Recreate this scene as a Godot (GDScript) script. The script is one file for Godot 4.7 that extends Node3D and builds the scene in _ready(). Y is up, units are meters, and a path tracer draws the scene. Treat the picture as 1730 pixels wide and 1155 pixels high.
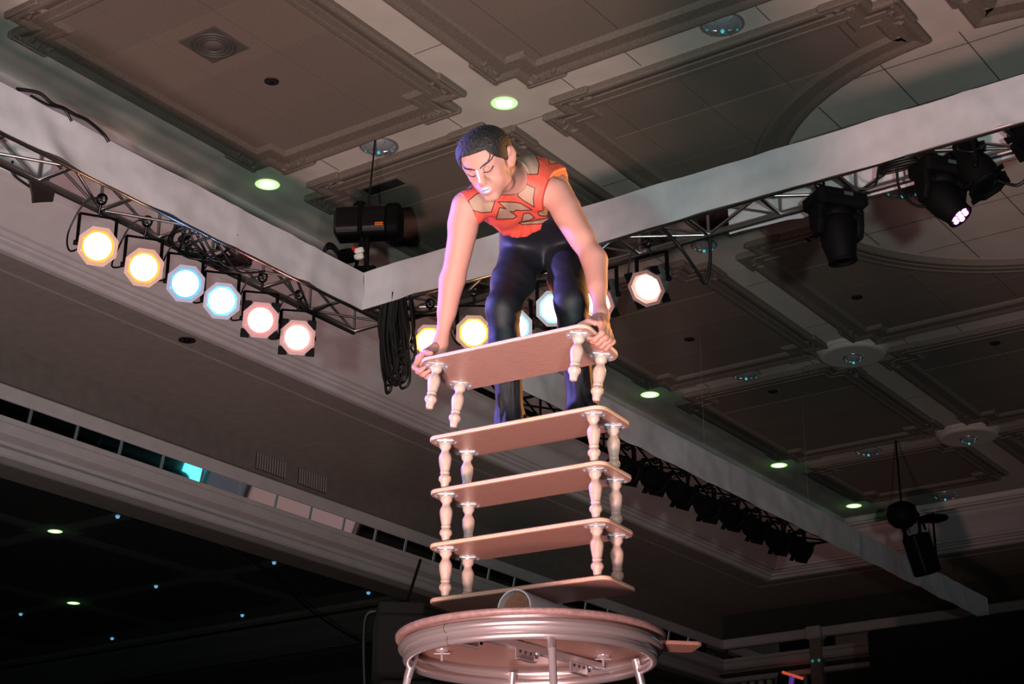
extends Node3D
# Ballroom with a balancing act. Room axes: +X runs along the long header wall, -Z towards it.
# Room heights are given relative to the camera (EY above the floor).
const EY := 1.6
const YAW := -0.961426      # horizontal heading of the stage axes
const TRAY_Z := -8.93
const TRAY_X := 20.47
const CEIL := 6.2

var M := {}
var used := {}
var rng := RandomNumberGenerator.new()

func _ready():
	rng.seed = 7
	setup_view()
	make_materials()
	build_room()
	build_ceiling()
	build_ceiling_fittings()
	build_truss()
	build_fixtures()
	build_rear()
	build_table()
	build_boards()
	build_person()

func setup_view():
	var cam := Camera3D.new(); cam.name = "camera"; add_child(cam)
	cam.position = Vector3(0, EY, 0)
	cam.rotation_order = EULER_ORDER_YXZ
	cam.rotation = Vector3(0.378573, YAW, 0)
	cam.fov = 22.583; cam.near = 0.05; cam.far = 200.0; cam.current = true
	var we := WorldEnvironment.new(); we.name = "world_environment"
	var e := Environment.new()
	e.background_mode = Environment.BG_COLOR
	e.background_color = Color(0.0, 0.0, 0.0)
	e.tonemap_mode = Environment.TONE_MAPPER_LINEAR
	e.tonemap_exposure = 1.0
	e.sdfgi_enabled = true; e.ssao_enabled = true; e.ssil_enabled = true
	we.environment = e; add_child(we)
	# salmon washes from the stage edge, aimed up at the act
	spot("stage_wash_light", S(-0.8, -0.35, 3.4), S(0.05, 2.1, 6.0), Color(1.0, 0.78, 0.75), 9.0, 36.0, 0.16)
	# narrow front light on the act
	spot("act_front_light", S(0.15, 0.45, -0.3), S(0.05, 1.85, 6.0), Color(1.0, 0.87, 0.87), 15.0, 11.5, 0.12)
	spot("stage_wash_light", S(-1.5, -0.9, 1.5), S(-0.3, 4.6, 8.5), Color(1.0, 0.79, 0.77), 56.0, 30.0, 0.3)
	spot("stage_wash_light", S(-2.2, -0.9, 2.2), S(-4.3, 4.9, 11.3), Color(1.0, 0.91, 0.94), 40.0, 20.0, 0.3)  # added wash, brightens the crown and soffit at the left
	# cool white front lights close to the photographer, one towards each truss
	spot("front_light", S(-0.9, 0.30, -0.1), S(-2.5, 5.0, 9.5), Color(0.86, 1.0, 0.98), 41.0, 26.0, 0.10)
	spot("front_light", S(0.9, 0.30, -0.1), S(1.7, 5.2, 9.5), Color(0.90, 1.0, 0.99), 40.0, 20.0, 0.10)
	# side lights: blue-violet from the left, amber from the right, both behind the act
	spot("violet_side_light", S(-3.6, 3.9, 6.9), S(-0.05, 2.7, 5.9), Color(0.58, 0.54, 1.0), 62.0, 16.0, 0.12)
	spot("amber_side_light", S(3.3, 4.3, 8.3), S(0.15, 2.7, 5.95), Color(1.0, 0.66, 0.34), 25.0, 14.0, 0.12)

func spot(called: String, at: Vector3, to: Vector3, col: Color, energy: float, ang: float, size: float):
	var l := SpotLight3D.new(); l.name = called
	add_child(l, true)
	l.look_at_from_position(at, to, Vector3.UP)
	l.light_color = col; l.light_energy = energy; l.spot_angle = ang; l.spot_range = 60.0
	l.spot_attenuation = 2.0; l.spot_angle_attenuation = 0.9; l.light_size = size; l.shadow_enabled = true
	return l

# ---------------------------------------------------------------- frames and naming
func V(x: float, y: float, z: float) -> Vector3: return Vector3(x, y + EY, z)
func S(r: float, y: float, b: float) -> Vector3:       # stage axes: right, height, away
	return Vector3(0, EY, 0) + Basis(Vector3.UP, YAW) * Vector3(r, y, -b)

func numbered(n: String) -> String:
	if not used.has(n):
		used[n] = 0
		return n
	used[n] += 1
	return "%s_%03d" % [n, used[n]]

func tag(o: Node3D, label := "", category := "", group := "", kind := ""):
	if label != "": o.set_meta("label", label)
	if category != "": o.set_meta("category", category)
	if group != "": o.set_meta("group", group)
	if kind != "": o.set_meta("kind", kind)
	return o

func thing(called: String, label: String, category: String, at := Vector3.ZERO, turn := 0.0, group := "") -> Node3D:
	var o := Node3D.new(); o.name = numbered(called); add_child(o)
	o.position = at; o.rotation.y = turn
	return tag(o, label, category, group)

func mi(called: String, mesh: Mesh, mat: Material, parent: Node = null) -> MeshInstance3D:
	var o := MeshInstance3D.new()
	o.mesh = mesh
	if mat: o.material_override = mat
	o.cast_shadow = GeometryInstance3D.SHADOW_CASTING_SETTING_ON
	if parent:
		o.name = called; parent.add_child(o, true)
	else:
		o.name = numbered(called); add_child(o)
	return o

func obj(called: String, st: SurfaceTool, mat: Material, parent: Node = null) -> MeshInstance3D:
	st.generate_normals()
	return mi(called, st.commit(), mat, parent)

func struct(called: String, st: SurfaceTool, mat: Material, parent: Node = null, label := "") -> MeshInstance3D:
	var o := obj(called, st, mat, parent)
	if parent == null:
		o.set_meta("kind", "structure")
		if label != "": o.set_meta("label", label)
	return o

func copy(o: Node3D, label := "") -> Node3D:
	var c: Node3D = o.duplicate()
	var base: String = o.name
	var k := base.length()
	if k > 4 and base[k - 4] == "_" and base.substr(k - 3).is_valid_int(): base = base.substr(0, k - 4)
	c.name = numbered(base); add_child(c)
	if label != "": c.set_meta("label", label)
	return c

# ---------------------------------------------------------------- shapes
func mb() -> SurfaceTool:
	var st := SurfaceTool.new(); st.begin(Mesh.PRIMITIVE_TRIANGLES); return st

func tri(st: SurfaceTool, a: Vector3, b: Vector3, c: Vector3):   # counter-clockwise seen from outside
	st.add_vertex(a); st.add_vertex(c); st.add_vertex(b)

func quad(st: SurfaceTool, a: Vector3, b: Vector3, c: Vector3, d: Vector3):
	tri(st, a, b, c); tri(st, a, c, d)

func box(st: SurfaceTool, x: Transform3D, s: Vector3, bev := 0.0):
	st.set_smooth_group(-1)
	var h := s * 0.5
	bev = minf(bev, minf(h.x, minf(h.y, h.z)) * 0.9)
	if bev <= 0.0:
		var p := []
		for i in 8: p.append(x * Vector3(h.x if i & 1 else -h.x, h.y if i & 2 else -h.y, h.z if i & 4 else -h.z))
		quad(st, p[0], p[2], p[3], p[1]); quad(st, p[4], p[5], p[7], p[6])
		quad(st, p[0], p[4], p[6], p[2]); quad(st, p[1], p[3], p[7], p[5])
		quad(st, p[0], p[1], p[5], p[4]); quad(st, p[2], p[6], p[7], p[3])
		return
	# bevelled: rounded-rectangle loops stacked in y
	var loops := []
	for lv in [[-h.y, bev], [-h.y + bev, 0.0], [h.y - bev, 0.0], [h.y, bev]]:
		var i: float = lv[1]
		var hx := h.x - i; var hz := h.z - i
		var c := bev
		var l := []
		for q in [[hx - c, hz], [hx, hz - c], [hx, -hz + c], [hx - c, -hz], [-hx + c, -hz], [-hx, -hz + c], [-hx, hz - c], [-hx + c, hz]]:
			l.append(x * Vector3(q[0], lv[0], q[1]))
		loops.append(l)
	for k in 3:
		for i in 8:
			var j := (i + 1) % 8
			quad(st, loops[k][i], loops[k][j], loops[k + 1][j], loops[k + 1][i])
	for i in range(1, 7):
		tri(st, loops[3][0], loops[3][i], loops[3][i + 1])
		tri(st, loops[0][0], loops[0][i + 1], loops[0][i])

func bx(st: SurfaceTool, c: Vector3, s: Vector3, bev := 0.0):
	box(st, Transform3D(Basis(), c), s, bev)

func frame_along(d: Vector3) -> Basis:                # y axis along d
	var y := d.normalized()
	var up := Vector3.UP if absf(y.y) < 0.95 else Vector3.RIGHT
	var x := up.cross(y).normalized()
	return Basis(x, y, x.cross(y))

func bar(st: SurfaceTool, a: Vector3, b: Vector3, w: float, t: float, bev := 0.0):
	box(st, Transform3D(frame_along(b - a), (a + b) * 0.5), Vector3(w, a.distance_to(b), t), bev)

func lathe(st: SurfaceTool, x: Transform3D, prof: Array, seg := 24, arc := TAU, group := 0):
	# profile points (radius, height along local y), bottom to top = outside
	st.set_smooth_group(group)
	for k in prof.size() - 1:
		var p: Vector2 = prof[k]; var q: Vector2 = prof[k + 1]
		if p.is_equal_approx(q):
			st.set_smooth_group(group + 1 + k)
			continue
		for i in seg:
			var a := arc * i / seg; var b := arc * (i + 1) / seg
			var p0 := x * Vector3(p.x * cos(a), p.y, -p.x * sin(a)); var p1 := x * Vector3(p.x * cos(b), p.y, -p.x * sin(b))
			var q0 := x * Vector3(q.x * cos(a), q.y, -q.x * sin(a)); var q1 := x * Vector3(q.x * cos(b), q.y, -q.x * sin(b))
			if p.x < 1e-6: tri(st, p0, q1, q0)
			elif q.x < 1e-6: tri(st, p0, p1, q0)
			else: quad(st, p0, p1, q1, q0)

func tube(st: SurfaceTool, pts: Array, r: float, sides := 8, closed := false, r2 := -1.0):
	st.set_smooth_group(1)
	var n := pts.size()
	var rings := []
	var prev := Basis()
	for i in n:
		var d: Vector3
		if closed: d = pts[(i + 1) % n] - pts[(i + n - 1) % n]
		else: d = pts[mini(i + 1, n - 1)] - pts[maxi(i - 1, 0)]
		var f: Basis
		if i == 0: f = frame_along(d)
		else:
			var y := d.normalized()
			var x := (prev.x - y * prev.x.dot(y)).normalized()
			f = Basis(x, y, x.cross(y))
		prev = f
		var rr := r if r2 < 0 else lerpf(r, r2, float(i) / (n - 1))
		var ring := []
		for k in sides:
			var a := TAU * k / sides
			ring.append(pts[i] + f.x * cos(a) * rr - f.z * sin(a) * rr)
		rings.append(ring)
	for i in (n if closed else n - 1):
		var A: Array = rings[i]; var B: Array = rings[(i + 1) % n]
		for k in sides:
			var j := (k + 1) % sides
			quad(st, A[k], A[j], B[j], B[k])
	if not closed:
		st.set_smooth_group(-1)
		for k in range(1, sides - 1):
			tri(st, rings[0][0], rings[0][k + 1], rings[0][k])
			tri(st, rings[n - 1][0], rings[n - 1][k], rings[n - 1][k + 1])

func rod(st: SurfaceTool, a: Vector3, b: Vector3, r: float, sides := 10): tube(st, [a, b], r, sides)

func curve(ctrl: Array, per := 6, closed := false) -> Array:      # Catmull-Rom through the points
	var out := []
	var n := ctrl.size()
	for i in (n if closed else n - 1):
		var p0: Vector3 = ctrl[(i + n - 1) % n] if closed else ctrl[maxi(i - 1, 0)]
		var p1: Vector3 = ctrl[i]
		var p2: Vector3 = ctrl[(i + 1) % n]
		var p3: Vector3 = ctrl[(i + 2) % n] if closed else ctrl[mini(i + 2, n - 1)]
		for k in per:
			var t := float(k) / per
			out.append(p1.cubic_interpolate(p2, p0, p3, t))
	if not closed: out.append(ctrl[n - 1])
	return out

func prism(st: SurfaceTool, poly: PackedVector2Array, x: Transform3D, h: float, bev := 0.0):
	# polygon in local xz, extruded in local y from 0 to h; optional bevel on both rims
	var p := poly
	if not Geometry2D.is_polygon_clockwise(p):
		p = p.duplicate(); p.reverse()
	# y-down screen sense: reversed orientation seen from +y
	st.set_smooth_group(-1)
	var idx := Geometry2D.triangulate_polygon(p)
	var lv := [[0.0, 0.0], [h, 0.0]]
	if bev > 0.0: lv = [[0.0, bev], [bev, 0.0], [h - bev, 0.0], [h, bev]]
	var rings := []
	for l in lv:
		var q := p if l[1] == 0.0 else inset(p, l[1])
		var ring := []
		for v in q: ring.append(x * Vector3(v.x, l[0], v.y))
		rings.append(ring)
	var n := p.size()
	for k in rings.size() - 1:
		for i in n:
			var j := (i + 1) % n
			quad(st, rings[k][i], rings[k][j], rings[k + 1][j], rings[k + 1][i])
	var T: Array = rings[rings.size() - 1]; var B: Array = rings[0]
	for i in range(0, idx.size(), 3):
		var a := idx[i]; var b := idx[i + 1]; var c := idx[i + 2]
		var up: bool = (p[b] - p[a]).cross(p[c] - p[a]) < 0
		if not up:
			var s := b
			b = c; c = s
		tri(st, T[a], T[b], T[c]); tri(st, B[a], B[c], B[b])

func inset(p: PackedVector2Array, d: float) -> PackedVector2Array:   # shrink by d, same vertex count
	var n := p.size()
	var area := 0.0
	for i in n: area += p[i].cross(p[(i + 1) % n])
	var sg := 1.0 if area > 0 else -1.0
	var out := PackedVector2Array()
	for i in n:
		var a := (p[i] - p[(i + n - 1) % n]).normalized(); var b := (p[(i + 1) % n] - p[i]).normalized()
		var na := Vector2(-a.y, a.x) * sg; var nb := Vector2(-b.y, b.x) * sg
		var m := na + nb
		out.append(p[i] + m * (d / maxf(0.25, 1.0 + na.dot(nb))))
	return out

func round_rect(hx: float, hy: float, r: float, seg := 6) -> PackedVector2Array:
	var o := PackedVector2Array()
	for c in [[hx - r, hy - r, 0.0], [-hx + r, hy - r, PI / 2], [-hx + r, -hy + r, PI], [hx - r, -hy + r, 1.5 * PI]]:
		for k in seg + 1:
			var a: float = c[2] + PI / 2 * k / seg
			o.append(Vector2(c[0] + r * cos(a), c[1] + r * sin(a)))
	return o

func ngon(n: int, r: float, a0 := 0.0) -> PackedVector2Array:
	var o := PackedVector2Array()
	for k in n: o.append(Vector2(cos(a0 + TAU * k / n), sin(a0 + TAU * k / n)) * r)
	return o

# ---------------------------------------------------------------- materials
func mat(c: Color, rough := 0.7, metal := 0.0) -> StandardMaterial3D:
	var m := StandardMaterial3D.new()
	m.albedo_color = c; m.roughness = rough; m.metallic = metal
	return m

func noise_tex(seed_: int, freq: float, lo: Color, hi: Color, size := 256, oct := 4, stretch := Vector3.ONE) -> NoiseTexture2D:
	var n := FastNoiseLite.new(); n.seed = seed_; n.frequency = freq; n.fractal_octaves = oct
	var t := NoiseTexture2D.new(); t.width = size; t.height = size; t.seamless = true; t.noise = n
	var g := Gradient.new(); g.set_color(0, lo); g.set_color(1, hi); t.color_ramp = g
	return t

func tex_mat(c: Color, amp: float, freq: float, scale: Vector3, rough := 0.8, seed_ := 1, world := true) -> StandardMaterial3D:
	var m := mat(Color(1, 1, 1), rough)
	m.albedo_texture = noise_tex(seed_, freq, c.darkened(amp), c.lightened(amp * 0.6))
	m.uv1_triplanar = true; m.uv1_world_triplanar = world; m.uv1_scale = scale
	return m

func glow(c: Color, e: float) -> StandardMaterial3D:
	var m := mat(Color(0.05, 0.05, 0.05), 0.6)
	m.emission_enabled = true; m.emission = c; m.emission_energy_multiplier = e
	return m

func make_materials():
	M.cream = tex_mat(Color(0.74, 0.68, 0.64), 0.05, 0.02, Vector3(0.5, 0.5, 0.5), 0.9, 3)
	M.tile = []
	for k in 3:
		M.tile.append(tex_mat([Color(0.44, 0.37, 0.33), Color(0.455, 0.385, 0.34), Color(0.43, 0.365, 0.325)][k], 0.08, 0.12, Vector3(2, 2, 2), 0.95, 11 + k))
	M.mould = tex_mat(Color(0.42, 0.36, 0.32), 0.12, 0.05, Vector3(3, 3, 3), 0.7, 21)
	M.backing = mat(Color(0.27, 0.23, 0.205), 0.9)
	M.leaf = tex_mat(Color(0.40, 0.34, 0.30), 0.30, 0.06, Vector3(5, 5, 5), 0.75, 22)
	M.leaf.heightmap_enabled = false
	M.crown = tex_mat(Color(0.80, 0.75, 0.74), 0.05, 0.02, Vector3(0.6, 0.6, 0.6), 0.75, 5)
	M.wall = tex_mat(Color(0.58, 0.52, 0.48), 0.06, 0.03, Vector3(0.7, 0.7, 0.7), 0.85, 6)
	M.headwall = tex_mat(Color(0.46, 0.41, 0.38), 0.06, 0.03, Vector3(0.7, 0.7, 0.7), 0.85, 6)
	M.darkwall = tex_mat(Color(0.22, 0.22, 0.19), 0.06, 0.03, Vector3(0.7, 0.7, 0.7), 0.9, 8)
	M.shadepanel = tex_mat(Color(0.15, 0.13, 0.12), 0.05, 0.03, Vector3(0.7, 0.7, 0.7), 0.95, 18)  # coffer colour darkened to stand for the dim light next door
	M.shadestrip = tex_mat(Color(0.33, 0.32, 0.31), 0.05, 0.03, Vector3(0.7, 0.7, 0.7), 0.95, 19)  # strip and crown colour with the next room's dimness put in
	M.carpet = tex_mat(Color(0.16, 0.09, 0.08), 0.3, 0.05, Vector3(0.8, 0.8, 0.8), 0.98, 9)
	M.stage = tex_mat(Color(0.10, 0.09, 0.09), 0.2, 0.05, Vector3(1, 1, 1), 0.55, 10)
	M.drape = tex_mat(Color(0.74, 0.73, 0.74), 0.04, 0.03, Vector3(1.2, 1.2, 1.2), 0.95, 12)
	M.alu = mat(Color(0.78, 0.77, 0.76), 0.32, 1.0)
	M.chrome = mat(Color(0.86, 0.86, 0.88), 0.2, 0.75)
	M.polish = mat(Color(0.80, 0.80, 0.82), 0.22, 0.7)
	M.steel = mat(Color(0.76, 0.75, 0.76), 0.28, 0.8)
	M.black = mat(Color(0.02, 0.02, 0.022), 0.7)
	M.black.metallic_specular = 0.25
	M.blacksatin = mat(Color(0.03, 0.03, 0.033), 0.3)
	M.cable = mat(Color(0.015, 0.015, 0.015), 0.5)
	M.mirror = mat(Color(0.88, 0.88, 0.88), 0.03, 1.0)
	M.screen = mat(Color(0.008, 0.008, 0.009), 0.9)
	M.white = mat(Color(0.85, 0.83, 0.8), 0.5)
	M.red = mat(Color(0.75, 0.08, 0.05), 0.5)
	M.brown = mat(Color(0.10, 0.05, 0.04), 0.6)
	M.soffit = tex_mat(Color(0.60, 0.54, 0.50), 0.06, 0.03, Vector3(0.7, 0.7, 0.7), 0.85, 7)
	# plywood: streaky veneer along the board
	var ply := mat(Color(1, 1, 1), 0.38)
	var n := noise_tex(31, 0.035, Color(0.455, 0.345, 0.31), Color(0.575, 0.44, 0.395), 512, 5)
	ply.albedo_texture = n; ply.uv1_triplanar = true; ply.uv1_scale = Vector3(0.9, 8.0, 14.0)
	ply.clearcoat_enabled = true; ply.clearcoat = 0.35; ply.clearcoat_roughness = 0.3
	M.ply = ply
	M.plyedge = tex_mat(Color(0.84, 0.71, 0.61), 0.10, 0.05, Vector3(6, 30, 6), 0.6, 33, false)
	M.plyline = mat(Color(0.64, 0.48, 0.40), 0.7)
	M.turned = tex_mat(Color(0.72, 0.63, 0.58), 0.2, 0.03, Vector3(22, 2.2, 22), 0.5, 35, false)
	M.lime = tex_mat(Color(0.46, 0.38, 0.37), 0.2, 0.03, Vector3(5, 5, 5), 0.5, 36, false)
	M.pvc = mat(Color(0.72, 0.72, 0.74), 0.35)
	M.pvcrim = mat(Color(0.9, 0.9, 0.9), 0.4)
	M.cork = tex_mat(Color(0.60, 0.42, 0.32), 0.25, 0.06, Vector3(8, 8, 8), 0.8, 37, false)

# ================================================================ room
func run_profile(st: SurfaceTool, prof: Array, x_from: float, z_to: float, legs := 3, z_from := 99.0):
	# prof: (t outward from the tray edge, height). leg 1 along the header wall, leg 2 along the far wall
	st.set_smooth_group(-1)
	for k in prof.size() - 1:
		var p: Vector2 = prof[k]; var q: Vector2 = prof[k + 1]
		if legs & 1:
			quad(st, V(x_from, p.y, TRAY_Z - p.x), V(TRAY_X + p.x, p.y, TRAY_Z - p.x), V(TRAY_X + q.x, q.y, TRAY_Z - q.x), V(x_from, q.y, TRAY_Z - q.x))
		if legs & 2:
			var zp := TRAY_Z - p.x if z_from > 90.0 else z_from
			var zq := TRAY_Z - q.x if z_from > 90.0 else z_from
			quad(st, V(TRAY_X + p.x, p.y, zp), V(TRAY_X + p.x, p.y, z_to), V(TRAY_X + q.x, q.y, z_to), V(TRAY_X + q.x, q.y, zq))

const LIP := [Vector2(0.0, 6.21), Vector2(0.0, 6.15), Vector2(0.015, 6.135), Vector2(0.05, 6.13), Vector2(0.05, 6.118), Vector2(0.09, 6.11), Vector2(0.09, 6.75)]
const CROWN := [Vector2(1.40, 6.95), Vector2(1.42, 6.86), Vector2(1.50, 6.83), Vector2(1.56, 6.76), Vector2(1.70, 6.62), Vector2(1.74, 6.60), Vector2(1.745, 6.57),
	Vector2(1.78, 6.55), Vector2(1.785, 6.52), Vector2(1.80, 6.50), Vector2(1.90, 6.42), Vector2(1.98, 6.335), Vector2(2.03, 6.27), Vector2(2.05, 6.255), Vector2(2.055, 6.235), Vector2(2.09, 6.225),
	Vector2(2.12, 6.20), Vector2(2.15, 6.195), Vector2(2.155, 6.175), Vector2(2.20, 6.16), Vector2(2.22, 6.14), Vector2(2.24, 6.13), Vector2(2.30, 6.13), Vector2(2.30, 6.16)]
const SOFFIT := [Vector2(2.29, 6.16), Vector2(2.62, 6.16), Vector2(2.62, 6.18), Vector2(2.66, 6.18), Vector2(2.66, 6.16), Vector2(4.10, 6.16)]
const BAND := [Vector2(4.06, 5.755), Vector2(4.00, 5.75), Vector2(3.985, 5.735), Vector2(3.985, 5.615), Vector2(4.0, 5.60), Vector2(4.06, 5.60)]
const LOWER := [Vector2(4.12, 5.437), Vector2(4.0, 5.435), Vector2(3.99, 5.43), Vector2(3.99, 5.38), Vector2(4.01, 5.372), Vector2(3.985, 5.365), Vector2(3.985, 5.29), Vector2(4.0, 5.28), Vector2(4.0, 5.265),
	Vector2(4.03, 5.255), Vector2(4.12, 5.235), Vector2(4.17, 5.20), Vector2(4.15, 5.155), Vector2(4.04, 5.13), Vector2(4.01, 5.125), Vector2(4.005, 5.06), Vector2(4.03, 5.045), Vector2(4.20, 5.045)]

func build_room():
	var X0 := -9.0; var X1 := 24.60; var Z1 := 10.0; var ZN := -40.0
	var st := mb()
	bx(st, V((X0 + X1) / 2, -EY - 0.1, (Z1 + ZN) / 2), Vector3(X1 - X0 + 1, 0.2, Z1 - ZN + 1))
	struct("floor", st, M.carpet, null, "dark patterned ballroom carpet floor")
	# header wall: solid above the wide opening to the next room
	st = mb()
	bx(st, V((X0 + X1) / 2, 5.88, -13.24), Vector3(X1 - X0, 0.62, 0.5))       # wall face above the band
	bx(st, V((X0 + X1) / 2, 5.32, -13.33), Vector3(X1 - X0, 0.56, 0.36))
	var wb := struct("wall_back", st, M.headwall, null, "taupe header wall above the wide opening to the next room")
	st = mb(); run_profile(st, BAND, X0, 0, 1); struct("upper_band", st, M.crown, wb)
	st = mb(); run_profile(st, LOWER, X0, 0, 1); struct("lower_moulding", st, M.crown, wb)
	# tilted mirror panels in the band, two feet each
	var e: Array = []
	for k in range(-30, 24):
		var x := 10.32 + 0.594 * k
		if x < X0 or x > 23.6: continue
		st = mb()
		var tl := (k % 3) * 0.002
		st.set_smooth_group(-1)
		var a := V(x + 0.012, 5.435, -12.990 + tl); var b := V(x + 0.582, 5.435, -12.990)
		var c := V(x + 0.582, 5.60, -12.955); var d := V(x + 0.012, 5.60, -12.955 + tl)
		quad(st, a, b, c, d)
		var off := Vector3(0, 0.01, -0.02)
		quad(st, d + off, c + off, b + off, a + off); quad(st, a + off, a, d, d + off); quad(st, b, b + off, c + off, c)
		quad(st, d, c, c + off, d + off); quad(st, a + off, b + off, b, a)
		struct("mirror_panel", st, M.mirror, wb)
		st = mb()
		bar(st, V(x, 5.43, -12.984), V(x, 5.605, -12.948), 0.012, 0.02)
		struct("mirror_divider", st, M.steel, wb)
	# vents above the band
	for vx in [13.78, 14.5]:
		st = mb()
		bx(st, V(vx, 5.93, -12.987), Vector3(0.50, 0.20, 0.012))
		var vg := struct("vent_grille", st, M.darkwall, wb)
		for k in 12:
			st = mb()
			bx(st, V(vx - 0.23 + 0.042 * k, 5.93, -12.975), Vector3(0.012, 0.19, 0.016))
			struct("vent_slat", st, M.wall, vg)
	# far wall with the same band and mirrors
	st = mb(); bx(st, V(X1 + 0.1, 1.8, (Z1 + ZN) / 2), Vector3(0.2, 8.8 + EY, Z1 - ZN))
	var wr := struct("wall_right", st, M.darkwall, null, "dark olive far wall beyond the truss end")
	st = mb(); run_profile(st, BAND, 0, Z1, 2); struct("upper_band", st, M.crown, wr)
	st = mb(); run_profile(st, LOWER, 0, Z1, 2); struct("lower_moulding", st, M.crown, wr)
	for k in 24:
		st = mb()
		var z := -12.9 + 0.94 * k
		bx(st, V(TRAY_X + 4.09, 5.515, z + 0.47), Vector3(0.02, 0.16, 0.91))
		struct("mirror_panel", st, M.screen if k % 4 == 1 else M.mirror, wr)
	# pilaster and fluted slats under the band
	st = mb(); bx(st, V(TRAY_X + 4.02, 2.0, -11.3), Vector3(0.16, 7.2, 0.20), 0.02)
	var pil := struct("trim_1", st, M.wall, null, "plain pilaster at the far wall by the dark corner")
	st = mb(); bx(st, V(TRAY_X + 4.0, 5.66, -11.3), Vector3(0.24, 0.2, 0.26), 0.02); struct("cap", st, M.crown, pil)
	for k in 9:
		st = mb(); bx(st, V(TRAY_X + 4.03, 2.6, -12.75 + 0.15 * k), Vector3(0.07, 4.86, 0.075), 0.01)
		struct("wall_slat", st, M.crown, wr)
	# the other walls (out of the picture)
	st = mb(); bx(st, V(X0 - 0.1, 2.8, (Z1 + ZN) / 2), Vector3(0.2, 8.8 + EY, Z1 - ZN)); struct("wall_left", st, M.wall)
	st = mb(); bx(st, V((X0 + X1) / 2, 2.8, Z1 + 0.1), Vector3(X1 - X0, 8.8 + EY, 0.2)); struct("wall_front", st, M.wall)
	st = mb(); bx(st, V((X0 + X1) / 2, 2.8, ZN - 0.1), Vector3(X1 - X0, 8.8 + EY, 0.2)); struct("wall_next_room", st, M.darkwall)
	# lip of the tray, cove, crown and soffit
	st = mb(); run_profile(st, LIP, X0, Z1); struct("trim_2", st, M.crown, null, "thin lip moulding round the edge of the ceiling tray")
	st = mb(); run_profile(st, CROWN, X0, Z1); struct("trim_3", st, M.crown, null, "broad stepped crown moulding below the ceiling cove")
	st = mb(); run_profile(st, SOFFIT, X0, Z1); struct("trim_4", st, M.soffit, null, "flat taupe soffit between the crown and the header wall")
	# next room: crown along its far wall
	st = mb()
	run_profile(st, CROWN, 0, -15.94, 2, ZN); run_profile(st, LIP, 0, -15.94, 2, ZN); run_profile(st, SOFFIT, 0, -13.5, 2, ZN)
	struct("trim_5", st, M.shadestrip, null, "crown moulding coloured dim in the next room beyond the opening")
	# roof over everything
	st = mb(); bx(st, V((X0 + X1) / 2, 7.05, (Z1 + ZN) / 2), Vector3(X1 - X0 + 0.4, 0.2, Z1 - ZN)); struct("ceiling_upper", st, M.wall)
	st = mb(); bx(st, V((X0 + X1) / 2, 6.55, -13.3), Vector3(X1 - X0, 0.8, 0.6)); struct("wall_bulkhead", st, M.wall)

# ================================================================ coffered ceiling
func stepped(x0: float, x1: float, z0: float, z1: float, far := false) -> PackedVector2Array:
	# panel outline between strip centres: stepped corners with slightly proud ears
	var g := 0.150; var n := 0.15
	var q := [Vector2(g, g + n), Vector2(g + n, g + n), Vector2(g + n, g)]
	var o := PackedVector2Array()
	for v in q: o.append(Vector2(x0 + v.x, z0 + v.y))
	for k in q.size():
		var v: Vector2 = q[q.size() - 1 - k]; o.append(Vector2(x1 - v.x, z0 + v.y))
	for v in q: o.append(Vector2(x1 - v.x, z1 - v.y))
	for k in q.size():
		var v: Vector2 = q[q.size() - 1 - k]; o.append(Vector2(x0 + v.x, z1 - v.y))
	return o

func ring_profile(st: SurfaceTool, poly: PackedVector2Array, prof: Array):
	# prof: (inset, height) swept round the polygon
	st.set_smooth_group(-1)
	var n := poly.size()
	var rings := []
	var ar := 0.0
	for i in n: ar += poly[i].cross(poly[(i + 1) % n])
	for p in prof:
		var q := inset(poly, p.x)
		var r := []
		for v in q: r.append(V(v.x, p.y, v.y))
		rings.append(r)
	for k in prof.size() - 1:
		for i in n:
			var j := (i + 1) % n
			if ar > 0: quad(st, rings[k][i], rings[k][j], rings[k + 1][j], rings[k + 1][i])
			else: quad(st, rings[k][j], rings[k][i], rings[k + 1][i], rings[k + 1][j])

const MOULD := [Vector2(0.0, 6.2), Vector2(0.0, 6.165), Vector2(0.012, 6.15), Vector2(0.03, 6.146), Vector2(0.055, 6.152), Vector2(0.085, 6.165), Vector2(0.10, 6.168), Vector2(0.104, 6.158),
	Vector2(0.165, 6.158), Vector2(0.17, 6.150), Vector2(0.205, 6.150), Vector2(0.225, 6.165), Vector2(0.235, 6.186), Vector2(0.24, 6.2)]

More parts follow.
